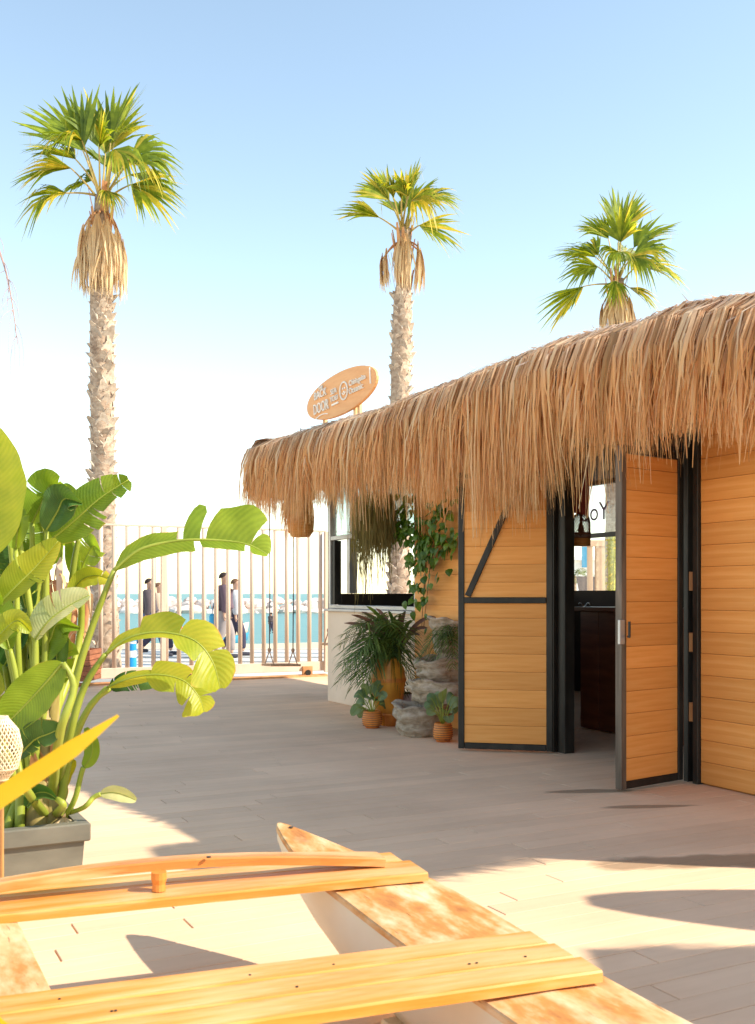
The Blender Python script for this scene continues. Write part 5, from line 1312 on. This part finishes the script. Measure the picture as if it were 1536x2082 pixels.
# small woven pots with broad leaved plants
def wpot(base, r_, h, label, lab2, tips, seed, name='woven_pot', lw=.05):
    t_ = thing(name, base, label, 'pot', 'small orange pots by the fountain')
    mb = MB(); mb.lathe([(0, 0), (r_ * .6, 0), (r_ * .95, h * .25), (r_, h * .5), (r_ * .9, h * .85), (r_ * .82, h), (r_ * .74, h), (r_ * .8, h * .8), (0, h * .75)], base, 26); mb.build('body', M['terracotta'], t_, smooth=True)
    q = MB()
    for k in range(7):
        z = h * (.15 + .12 * k); rr_ = r_ * (1.01 - .25 * abs(z / h - .5) ** 1.5 * 2)
        q.tube([base + V((rr_ * math.cos(a * .314), rr_ * math.sin(a * .314), z)) for a in range(21)], .0035, 4, cap=False)
    q.build('woven_bands', M['rattan_dark'], t_)
    p_ = thing('broadleaf_plant', base + V((0, 0, h * .75)), lab2, 'plant', 'broad-leaved plants in small pots')
    o_ = base + V((0, 0, h * .78))
    for k, tp in enumerate(tips):
        tp = P(tp[0], tp[1], base.y + rnd.uniform(-.2, .15)); mb = MB()
        m0 = o_.lerp(tp, .45) + V((0, 0, .07)); mid = spline([m0, m0.lerp(tp, .5) + V((0, -.01, .035)), tp], 9)
        mb.tube(bez([o_, o_.lerp(m0, .6) + V((0, 0, .03)), m0], 5), .004, 5, 1)
        tg = (tp - m0).normalized(); sd = tg.cross(V((rnd.uniform(-.5, .5), -1, .4))).normalized()
        blade(mb, mid, lw, lw, sd, -sd, 0, 0, seed + k, .25, lambda s: math.sin(math.pi * (.06 + .93 * s)) ** .8)
        mb.build('leaf', [M['broad'], M['stalk']], p_, smooth=True)
wpot(G(757, 1480), .098, .165, 'round orange woven pot standing below the palm fronds', 'broad grey-green plant in the round pot below the palm fronds', [(720, 1415), (735, 1400), (750, 1395), (770, 1405), (785, 1420), (725, 1440), (790, 1440), (745, 1420), (765, 1425), (715, 1455), (775, 1390), (730, 1460)], 70)
wpot(G(901, 1508), .088, .165, 'orange woven pot in front of the fountain at the door edge', 'broad-leaved plant in the pot at the door edge', [(868, 1420), (880, 1412), (900, 1405), (925, 1415), (935, 1430), (865, 1440), (928, 1450), (905, 1450), (890, 1430), (915, 1470), (872, 1455)], 90)
q = thing('terracotta_pot', G(800, 1478), 'small plain terracotta pot tucked behind the round woven pot', 'pot')
mb = MB(); c = G(795, 1476); mb.lathe([(0, 0), (.06, 0), (.075, .10), (.085, .12), (.075, .12), (0, .10)], c, 20); mb.build('body', M['terracotta'], q, smooth=True)
mb = MB(); mb.lathe([(.086, .105), (.09, .11), (.09, .125), (.083, .128)], c, 20); mb.build('lip', M['terracotta'], q, smooth=True)
q = thing('mauve_pot', G(822, 1480), 'square mauve concrete pot behind the lowest fountain basin', 'pot')
c = G(824, 1474) + V((0, .12, 0)); rt = rot_to(V((1, -.2, 0)))
mb = MB(); mb.box(c + V((0, 0, .15)), (.24, .2, .30), rt, bev=.012); mb.build('body', M['mauve'], q)
mb = MB(); mb.box(c + V((0, 0, .305)), (.20, .16, .012), rt); mb.build('soil', M['soil'], q)

# ================================================================== INSIDE THE HUT
ct = thing('bar_counter', W(1.7, -1.4, 0), 'dark mahogany bar counter inside the open doorway', 'counter')
for k in range(6):
    t0 = 1.0 + k * .273
    q = MB(); q.box(W(t0 + .1365, -1.15, .57), (.268, .02, 1.12), HUT_ROT, bev=.003); q.build('panel', M['counter'], ct)
q = MB(); q.box(W(1.82, -1.43, .57), (1.64, .54, 1.12), HUT_ROT); q.build('carcass', M['dark'], ct)
q = MB(); q.box(W(1.82, -1.4, 1.152), (1.74, .66, .04), HUT_ROT, bev=.006); q.build('worktop', M['counter'], ct)
cl = thing('red_cloth', W(1.2, -.25, 2.2), 'dark red cloth hanging just inside the doorway', 'cloth')
mb = MB(); vs = []; nx_, nz_ = 14, 8
pa = P(1140, 870, 8.75); pb = P(1199, 870, 8.6)
for j in range(nz_ + 1):
    for i in range(nx_ + 1):
        s = i / nx_; q = pa.lerp(pb, s); zt_ = 2.77; zb_ = P(0, lerp(1035, 1050, s), q.y).z
        vs.append(V((q.x, q.y + .02 * math.sin(s * 14) * (j / nz_), lerp(zt_, zb_, j / nz_))))
mb.add(vs, [(j * (nx_ + 1) + i, j * (nx_ + 1) + i + 1, (j + 1) * (nx_ + 1) + i + 1, (j + 1) * (nx_ + 1) + i) for j in range(nz_) for i in range(nx_)]); mb.build('drape', M['cloth_red'], cl, smooth=True)
mb = MB(); mb.tube([pa + V((-.05, 0, 0)) + V((0, 0, 2.765 - pa.z)), pb + V((.05, 0, 0)) + V((0, 0, 2.765 - pb.z))], .012, 8); mb.build('rod', M['bamboo'], cl)
ln = thing('rattan_lantern', P(1182, 1110, 9.0), 'arched dark rattan lantern hanging inside the doorway', 'lantern')
c = P(1182, 1110, 9.0)
lattice('l', c, [(.080, .07), (.080, .2), (.07, .25), (.04, .28), (.012, .29)], 20, M['rattan_dark'], ln, .0035)
mb = MB(); mb.lathe([(.001, 0), (.082, 0), (.082, .07), (.075, .07), (.07, .01), (0.001, .01)], c, 22); mb.build('base', M['basket'], ln)
mb = MB(); mb.tube([c + V((0, 0, .29)), V((c.x, c.y, 2.76))], .004, 5); mb.build('cord', M['rope'], ln)
mb = MB(); mb.lathe([(.001, .08), (.022, .1), (.03, .14), (.02, .18), (.012, .2), (.012, .29)], c, 12); mb.build('bulb_holder', M['rattan_dark'], ln)
ws_ = thing('wicker_lamp', P(1198, 925, 8.3), 'pale conical wicker lampshade half hidden by the fringe over the doorway', 'lamp')
c = P(1200, 925, 8.35)
mb = MB()
for k in range(26):
    s = k / 25; rr_ = lerp(.07, .215, s ** .8); mb.tube([c + V((rr_ * math.cos(a * .2618), rr_ * math.sin(a * .2618), .29 * s)) for a in range(25)], .0052, 5, cap=False)
mb.build('woven_rings', M['rattan'], ws_, smooth=True)
mb = MB()
for k in range(20):
    a = k * .31416; mb.tube([c + V((lerp(.068, .213, (j / 6) ** .8) * math.cos(a), lerp(.068, .213, (j / 6) ** .8) * math.sin(a), .29 * j / 6)) for j in range(7)], .004, 4)
mb.build('ribs', M['rattan'], ws_)
mb = MB(); mb.tube([c + V((.215 * math.cos(a * .2618), .215 * math.sin(a * .2618), .295)) for a in range(25)], .009, 6, cap=False); mb.build('rim', M['rattan_dark'], ws_)
mb = MB(); mb.tube([c + V((0, 0, .2)), V((c.x, c.y, 2.76))], .005, 5); mb.build('cord', M['rope'], ws_)
bp = thing('bamboo_pole', G(1149, 1502), 'reddish bamboo pole leaning upright inside the left door jamb', 'pole')
c = G(1149, 1502); mb = MB(); pts = []; rad = []
for i in range(31):
    z = i / 30 * 1.75; pts.append(c + V((0, .02 * z, z + .002))); rad.append(.019 + (.004 if i % 5 == 0 else 0))
mb.tube(pts, rad, 10); mb.build('cane', M['bamboo'], bp, smooth=True)
mb = MB(); mb.lathe([(.0, 0), (.021, .0), (.021, .03), (0, .03)], c + V((0, .035, 1.753)), 10); mb.build('cap', M['bamboo'], bp)
mb = MB(); cc = W(2.62, -1.25, 1.19); mb.tube([cc + U2 * (.02 * i) + V((0, 0, .02 * math.sin(i))) for i in range(10)], .006, 5); q = mb.build('wire_rack', M['alu']); tag(q, 'short bent wire rack lying on the bar counter edge', 'rack')
# handwriting on the back glass, read from outside (mirrored from here)
wt = T_CORN - .62
base = W(5.35, BO - .036, 2.40)
k_ = (1212 - CXP) / FPX; tt_ = ((REF.x + N2.x * (BO - .03)) - k_ * (REF.y + N2.y * (BO - .03))) / (-U2.x + k_ * U2.y)
base = W(tt_ + .03, BO - .034, 2.36)
text_part('Yoo', 0, 0, .34, bw, pmat('window_ink', [(0, (.10, .05, .12)), (1, (.14, .08, .16))], rough=.7), 'lettering', .002, ex=U2, ez=UP, en=N2, base=base)

# ================================================================== BEYOND THE HUT (seen through the back window)
bd = thing('white_building', V((14, 62, -.06)), 'white low building far behind, seen through the hut window', 'building')
q = MB(); q.box((14.2, 62, 1.55), (9, 8, 3.2)); q.build('wall', M['white'], bd)
q = MB(); q.box((14.2, 62, 3.26), (9.4, 8.4, .2)); q.build('roof', M['white'], bd)
for k in range(3):
    q = MB(); q.box((16 + k * 1.0, 57.97, 2.2), (.6, .06, 1.4)); q.build('window', M['glass_blue'], bd)
bn = MB(); c = P(1191, 1132, 57.8); bn.box(c, (.40, .03, 1.2), bev=.004); q = bn.build('blue_banner', M['banner']); tag(q, 'blue vertical banner on the white building wall', 'banner')
pg = thing('peach_pergola', V((4.7, 23, -.06)), 'peach coloured pergola posts and beam beyond the back window', 'pergola')
for px in (1200, 1216, 1229, 1243):
    p = P(px, 1207, 23); q = MB(); q.box((p.x, p.y, 1.15), (.11 if px != 1229 else .18, .12, 2.4), bev=.008); q.build('post', M['peach'], pg)
q = MB(); p = P(1222, 1207, 23); q.box((p.x, p.y, 2.42), (.9, .14, .14), bev=.006); q.build('beam', M['peach'], pg)
q = thing('leafy_column', V((5.2, 21.6, -.06)), 'yellow-green leaf-covered column beyond the back window', 'column')
p = P(1246, 1207, 21.6); mb = MB(); mb.lathe([(.10, 0), (.09, .8), (.085, 1.6), (.09, 2.6), (.0, 2.62)], (p.x, p.y, -.05), 18, fn=lambda v_, th, z, r_: V((v_.x * (1 + .15 * math.sin(9 * th + z * 31)), v_.y * (1 + .15 * math.sin(7 * th + z * 27)), v_.z))); mb.build('shaft', M['grass_col'], q)
mb = MB()
for k in range(160):
    z = rnd.uniform(.1, 2.5); a = rnd.uniform(0, 6.28); o_ = V((p.x + .09 * math.cos(a), p.y + .09 * math.sin(a), z)); mb.ribbon([o_, o_ + V((.05 * math.cos(a), .05 * math.sin(a), .03)), o_ + V((.09 * math.cos(a), .09 * math.sin(a), -.02))], [.02, .05, .005], V((-math.sin(a), math.cos(a), .3)).normalized())
tag(mb.build('leaves', M['frond_y'], q), kind='stuff')
for k, (px, Yk, zt_) in enumerate(((1168, 40, 2.05), (1186, 44, 2.0))):
    c = P(px, 1207, Yk); c.z = -.06
    pm = thing('young_palm', c, ('young palm with the fuller crown' if k == 0 else 'young palm with the thinner crown') + ' beyond the back window', 'palm tree')
    mb = MB(); mb.tube([c, c + V((0, 0, zt_))], [.12, .09], 9); mb.build('trunk', M['trunk'], pm)
    for j in range(12 - 4 * k):
        a = j * 6.283 / (12 - 4 * k); o_ = c + V((0, 0, zt_)); e_ = o_ + V((.55 * math.cos(a), .55 * math.sin(a), rnd.uniform(-.35, .3)))
        feather(pm, [o_, o_.lerp(e_, .5) + V((0, 0, .18)), e_], .2, 10, 'foliage', .4, .03, j)
wt_ = thing('grey_shelter', V((7.6, 34, -.06)), 'low grey sloping shelter roof beyond the back window', 'shelter')
p0 = P(1190, 1200, 34); mb = MB(); mb.add([V((p0.x - .3, 33, .9)), V((p0.x + 1.2, 33, .9)), V((p0.x + .9, 36, 1.9)), V((p0.x + .1, 36, 1.9)), V((p0.x - .3, 33, .85)), V((p0.x + 1.2, 33, .85)), V((p0.x + .9, 36, 1.85)), V((p0.x + .1, 36, 1.85))], [(0, 1, 2, 3), (7, 6, 5, 4), (0, 4, 5, 1), (1, 5, 6, 2), (2, 6, 7, 3), (3, 7, 4, 0)]); mb.build('roof', M['greypost'], wt_)
for xx, yy, zz in ((-.2, 33.1, .86), (1.1, 33.1, .86), (.2, 35.9, 1.84), (.8, 35.9, 1.84)):
    q = MB(); q.box((p0.x + xx, yy, zz / 2 - .03), (.06, .06, zz + .05)); q.build('post', M['black'], wt_)

# ================================================================== PROMENADE THINGS
bl = thing('blue_bollard', G(268, 1362), 'blue bin-like bollard with white bands behind the gate', 'bollard')
c = G(268, 1362, -.045); rr_ = .082
for k, (z0, z1, mt, s) in enumerate(((0, .22, 'blue', 1), (.222, .34, 'white', .95), (.342, .46, 'blue', 1), (.462, .50, 'white', .95), (.502, .68, 'blue', 1.0))):
    q = MB(); q.lathe([(0.001, z0), (rr_ * s * 1.0, z0), (rr_ * s * 1.03, (z0 + z1) / 2), (rr_ * s, z1), (.001, z1)], c, 20); q.build('band', M[mt], bl, smooth=False)

def skin_obj(name, verts, edges, radii, mat, parent, sub=2):
    me = bpy.data.meshes.new(name); me.from_pydata([tuple(v) for v in verts], edges, []); me.materials.append(mat)
    o = place(name, me, Matrix.Identity(4), parent)
    md = o.modifiers.new('skin', 'SKIN'); md.use_smooth_shade = True; md.branch_smoothing = .3
    if not me.skin_vertices: me.skin_vertices.new()
    for i, r_ in enumerate(radii):
        sv = me.skin_vertices[0].data[i]; sv.radius = r_ if hasattr(r_, '__len__') else (r_, r_); sv.use_root = (i == 0)
    if sub:
        s_ = o.modifiers.new('sub', 'SUBSURF'); s_.levels = sub; s_.render_levels = sub
    return o
def pm2(n_, c): return pmat(n_, [(0, tuple(x * .85 for x in c)), (1, c)], scale=(14, 14, 14), rough=.85, var=.02)
SKIN = pm2('skin', (.55, .33, .24))
def person(label, base, heading, h, top, trous, shoe, hair, phase=1.0, arms=1.0, coat=0.0, bag=None):
    pr = thing('person', base, label, 'person')
    f = V((math.cos(heading), math.sin(heading), 0)); s = V((-f.y, f.x, 0))
    def J(x, y, z): return base + (f * x + s * y + UP * z) * h
    sw = .13 * phase
    # body
    vs = [J(0, 0, .54), J(0, 0, .66), J(.005, 0, .77), J(.01, 0, .835), J(.015, 0, .87), J(.02, 0, .925), J(.015, 0, .965)]
    ed = [(i, i + 1) for i in range(6)]; rd = [(.075 * h, .055 * h), (.07 * h, .052 * h), (.085 * h, .055 * h), .038 * h, .050 * h, .070 * h, .058 * h]
    vs.append(J(.072, 0, .915)); ed.append((5, 7)); rd.append(.010 * h)                       # nose
    for y_ in (-.055, .055): vs.append(J(.012, y_, .92)); ed.append((5, len(vs) - 1)); rd.append(.010 * h)   # ears
    arm_j = []
    for sd_ in (-1, 1):
        k = sd_ * arms * .5; b0_ = len(vs)
        jj = [J(0, sd_ * .105, .80), J(-.06 * k - .01, sd_ * .125, .64), J(.10 * k + .03, sd_ * .118, .515), J(.13 * k + .04, sd_ * .115, .475)]
        vs += jj; ed += [(2, b0_), (b0_, b0_ + 1), (b0_ + 1, b0_ + 2), (b0_ + 2, b0_ + 3)]; rd += [.042 * h, .028 * h, .019 * h, .017 * h]
        arm_j.append(jj)
        for fi in range(5):
            y_ = (fi - 2) * .009; ln_ = (.030, .040, .044, .040, .032)[fi]
            p_ = jj[3] + (f * (.02 if fi == 0 else .004 * fi) + s * (y_ * (1 if fi else 1.8)) - UP * ln_ * (1 if fi else .6)) * h
            vs.append(p_); ed.append((b0_ + 3, len(vs) - 1)); rd.append(.0048 * h)
    leg_j = []
    for sd_ in (-1, 1):
        k = sd_ * sw; b0_ = len(vs)
        jj = [J(0, sd_ * .05, .50), J(k * .9 + .03, sd_ * .052, .285), J(k * 1.5 - (.06 if k < 0 else 0), sd_ * .05, .05 + (.03 if k < 0 else 0)), ]
        vs += jj; ed += [(0, b0_), (b0_, b0_ + 1), (b0_ + 1, b0_ + 2)]; rd += [.055 * h, .038 * h, .024 * h]; leg_j.append(jj)
    skin_obj('body', vs, ed, rd, SKIN, pr)
    # jacket
    cz = .52 - coat
    v2 = [J(0, 0, .68), J(0, 0, .78), J(.008, 0, .83), J(0, 0, .58), J(0, 0, cz)]; e2 = [(0, 1), (1, 2), (0, 3), (3, 4)]; r2 = [(.115 * h, .09 * h), (.125 * h, .09 * h), .056 * h, (.108 * h, .09 * h), (.105 * h, .09 * h)]
    for jj in arm_j:
        b0_ = len(v2); v2 += [jj[0], jj[1], jj[2]]; e2 += [(1, b0_), (b0_, b0_ + 1), (b0_ + 1, b0_ + 2)]; r2 += [.068 * h, .050 * h, .038 * h]
    skin_obj('jacket', v2, e2, r2, top, pr)
    v3 = [J(0, 0, .53)]; e3 = []; r3 = [(.085 * h, .066 * h)]
    for jj in leg_j:
        b0_ = len(v3); v3 += [jj[0], jj[1], jj[2] + UP * .03 * h]; e3 += [(0, b0_), (b0_, b0_ + 1), (b0_ + 1, b0_ + 2)]; r3 += [.076 * h, .056 * h, .042 * h]
    skin_obj('trousers', v3, e3, r3, trous, pr)
    for jj in leg_j:
        a = jj[2]; lift = max(0, a.z - base.z - .05 * h)
        t_ = V((a.x, a.y, base.z + .022 * h + lift))
        skin_obj('shoe', [t_ - f * .03 * h, t_ + f * .04 * h, t_ + f * .10 * h], [(0, 1), (1, 2)], [.03 * h, .03 * h, .022 * h], shoe, pr, 1)
    # hair cap
    c = J(.004, 0, .922); q = MB(); rr_ = .061 * h
    pts = []
    q.lathe([(rr_ * math.sin(a), rr_ * 1.02 * math.cos(a)) for a in [.01 + i * 1.4 / 8 for i in range(9)]], c, 18, fn=lambda p_, th, z, r__: Quaternion(s, -.42) @ (p_ * (1 + .03 * math.sin(th * 9))))
    q.build('hair', hair, pr, smooth=True)
    # eyes and mouth as small dark marks in relief
    for y_ in (-.02, .02):
        q = MB(); q.lathe([(.001, .004 * h), (.006 * h, 0), (.001, -.004 * h)], J(.066, y_, .93), 6); q.build('eye', M['black'], pr)
    q = MB(); q.tube([J(.062, -.015, .895), J(.066, 0, .893), J(.062, .015, .895)], .003 * h, 4); q.build('mouth', M['cloth_red'], pr)
    return pr, J
blk = pm2('dark_jacket', (.10, .08, .09)); bge = pm2('beige_coat', (.55, .42, .32)); jea = pm2('blue_jeans', (.06, .12, .26)); gry = pm2('grey_trousers', (.30, .26, .26)); lgt = pm2('pale_top', (.52, .52, .56)); nvy = pm2('dark_trousers', (.05, .045, .08)); hr1 = pm2('dark_hair', (.035, .022, .02)); hr2 = pm2('brown_hair', (.16, .085, .05)); sh1 = pm2('dark_shoes', (.05, .05, .07))
plum = pm2('plum_sweater', (.13, .085, .11))
def gb(px, py): return G(px, py, -.045)
b1 = gb(303, 1336); person('person in dark jacket and blue jeans walking behind the gate', b1, .1, 1.70, blk, jea, sh1, hr1, 1.0, 1.0)
b1b = gb(322, 1331); person('person in beige coat walking beside the one in blue jeans', b1b, .1, 1.62, bge, nvy, sh1, hr2, -.9, .8, coat=.08)
b2_ = gb(455, 1339); p_, J_ = person('person in plum sweater and grey trousers walking behind the gate', b2_, .25, 1.82, plum, gry, sh1, hr1, .5, .7)
b2b = gb(478, 1333); person('person in pale top and dark trousers beside the plum sweater', b2b, .2, 1.70, lgt, nvy, sh1, hr2, -.5, .6)
b3 = G(552, 1292, -.75); person('small far person in dark clothes on the sand near the water', V((b3.x, b3.y, -.66)), 2.2, 1.05, blk, nvy, sh1, hr1, .1, .3)
bg_ = thing('shoulder_bag', b2_ + V((-.22, .1, .9)), 'blue shoulder bag at the hip of the person in plum sweater', 'bag')
c = b2_ + V((-.24, .02, .78)); q = MB(); q.box(c, (.12, .1, .28), bev=.03); q.build('pouch', M['banner'], bg_)
q = MB(); q.tube(bez([c + V((0, 0, .14)), c + V((.02, .0, .5)), c + V((.2, 0, .62))], 8), .01, 5); q.build('strap', M['banner'], bg_)
# small boat drawn up on the sand
c = G(447, 1312, -.35); rb_ = thing('beach_boat', c, 'small cream rowing boat with blue bottom drawn up on the sand', 'boat')
for nm, z0, z1, w0, w1, mt in (('hull', 0, .26, .32, .46, 'banner'), ('gunwale', .262, .60, .46, .56, 'hullwhite')):
    mb = MB(); vs = []; NS = 14
    for i in range(NS + 1):
        s = i / NS; k = math.sin(math.pi * (.04 + .92 * s)) ** .6; x = lerp(-1.5, 1.5, s); up = .12 * (2 * s - 1) ** 2
        vs += [c + V((x * .55, x * .5 - w1 * k, z1 + up)), c + V((x * .52, x * .48 - w0 * k, z0 + up)), c + V((x * .52, x * .48 + w0 * k, z0 + up)), c + V((x * .55, x * .5 + w1 * k, z1 + up))]
    fs = [(i * 4 + j, i * 4 + j + 1, i * 4 + j + 5, i * 4 + j + 4) for i in range(NS) for j in range(3)]
    mb.add(vs, fs + [(0, 1, 2, 3), (NS * 4, NS * 4 + 1, NS * 4 + 2, NS * 4 + 3)]); mb.build(nm, M[mt], rb_, smooth=True)
c = G(367, 1294, -.75); by = thing('marker_buoy', c, 'small white buoy with red top standing on the sand by the water', 'buoy')
q = MB(); q.lathe([(.001, 0), (.16, .02), (.18, .2), (.1, .34), (.001, .35)], c, 14); q.build('float', M['white'], by, smooth=True)
q = MB(); q.lathe([(.001, .34), (.08, .36), (.09, .46), (.05, .55), (.001, .57)], c, 12); q.build('top', M['red'], by, smooth=True)

# breakwater boulders
bwk = thing('breakwater', V((-25, 127, -1.2)), 'pale boulder breakwater across the turquoise lagoon', 'breakwater')
bms = []
for k in range(6):
    r = random.Random(200 + k); mb = MB()
    ph = [r.uniform(0, 6) for _ in range(6)]
    def fn(p_, th, z, r_, ph=ph, r=r):
        kk = 1 + .18 * math.sin(2 * th + ph[0]) + .14 * math.sin(3 * th + ph[1] + 2 * z) + .12 * math.sin(5 * th + ph[2] - 3 * z)
        return V((round(p_.x * kk * 4) / 4 * .5 + p_.x * kk * .5, p_.y * kk * .85, z * .8))
    mb.lathe([(.02, -1), (.6, -.75), (.95, -.2), (.9, .3), (.55, .8), (.02, .95)], (0, 0, 0), 9, fn=fn); bms.append(mb.mesh('boulder', M['boulder']))
rb2 = random.Random(77)
for row, (zz, yy, sc0) in enumerate(((-1.0, 126.5, 1.05), (-.3, 127.8, 1.05), (.25, 129.0, .85))):
    x = -62.0
    while x < 6:
        sc = sc0 * rb2.uniform(.6, 1.25); x += sc * 1.05
        place('boulder', rb2.choice(bms), Matrix.Translation((x, yy + rb2.uniform(-.6, .6), zz + rb2.uniform(-.25, .2))) @ Matrix.Rotation(rb2.uniform(0, 6.28), 4, 'Z') @ Matrix.Rotation(rb2.uniform(-.5, .5), 4, 'X') @ Matrix.Diagonal((sc * 1.2, sc, sc * .8, 1)), bwk)
        x += sc * .75
mb = MB(); mb.box((-25, 128.5, -1.3), (75, 4, 1.4)); mb.build('rubble_core', M['boulder'], bwk)

# ================================================================== JUST OUTSIDE THE FRAME (right): unseen things added to shade the deck
kh = 4.1 / 3.1
SH = V((-0.98, 0.19, 0)) * kh       # ground offset of a shadow per metre of height
def sun_base(px, py, h): 
    g = G(px, py); return g - SH * h
# unseen surfboard on a stand, added for its rounded shadow on the deck
tipg = sun_base(1225, 1834, 2.35)
sb = thing('added_shade_board', V((tipg.x, tipg.y, 0)), 'cream surfboard standing upright on a stand right of the deck', 'surfboard')
mb = MB(); vs = []; NS = 22
for i in range(NS + 1):
    s = i / NS; z = .05 + 2.32 * s; w = .39 * math.sin(math.pi * min(.985, (.08 + .9 * s))) ** .55
    for a, b_ in ((-1, 0), (-.6, .03), (.6, .03), (1, 0), (.6, -.03), (-.6, -.03)):
        vs.append(V((tipg.x + b_, tipg.y + a * w, z)))
fs = [(i * 6 + j, i * 6 + (j + 1) % 6, (i + 1) * 6 + (j + 1) % 6, (i + 1) * 6 + j) for i in range(NS) for j in range(6)] + [tuple(range(6)), tuple(NS * 6 + j for j in range(6))]
mb.add(vs, fs); mb.build('board', M['hullwhite'], sb, smooth=True)
mb = MB(); mb.box((tipg.x, tipg.y, .03), (.4, .7, .05), bev=.006); mb.build('stand', M['pine'], sb)
# unseen cabin added so its thatched edge shades the near right deck
g0 = sun_base(1150, 1965, 3.0)
kc = thing('added_shade_cabin', V((g0.x + 1.6, g0.y - 2.2, 0)), 'second thatched cabin standing across the deck right of the catamaran', 'cabin')
yN = sun_base(1400, 1925, 3.0).y
mb = MB(); mb.box((g0.x + 1.9, yN - 2.3, 1.4), (2.6, 4.2, 2.8)); mb.build('wall', M['board'], kc)
mb = MB(); mb.box((g0.x + 1.75, yN - 2.3, 2.9), (3.3, 4.55, .18)); mb.build('roof', M['thatch_under'], kc)
mb = MB()
for k in range(2600):
    s = rnd.random(); side = rnd.random() < .6
    x_, y_ = (g0.x + .1, lerp(yN - 4.5, yN - .02, s)) if side else (lerp(g0.x + .1, g0.x + 3.4, s), yN - .02)
    o_ = V((-1, 0, 0)) if side else V((0, 1, 0)); L = rnd.uniform(.3, .9); t_ = UP.cross(o_)
    j = V((x_, y_, 3.0)); ext = rnd.uniform(.02, .16)
    mb.ribbon(bez([j - o_ * .3, j + o_ * ext * .8 + V((0, 0, .02)), j + o_ * ext + t_ * rnd.uniform(-.05, .05) - UP * L], 5), [.012, .02, .02, .015, .004], t_, 0, uvr=.5)
tag(mb.build('thatch_fringe', M['thatch'], kc), kind='stuff')
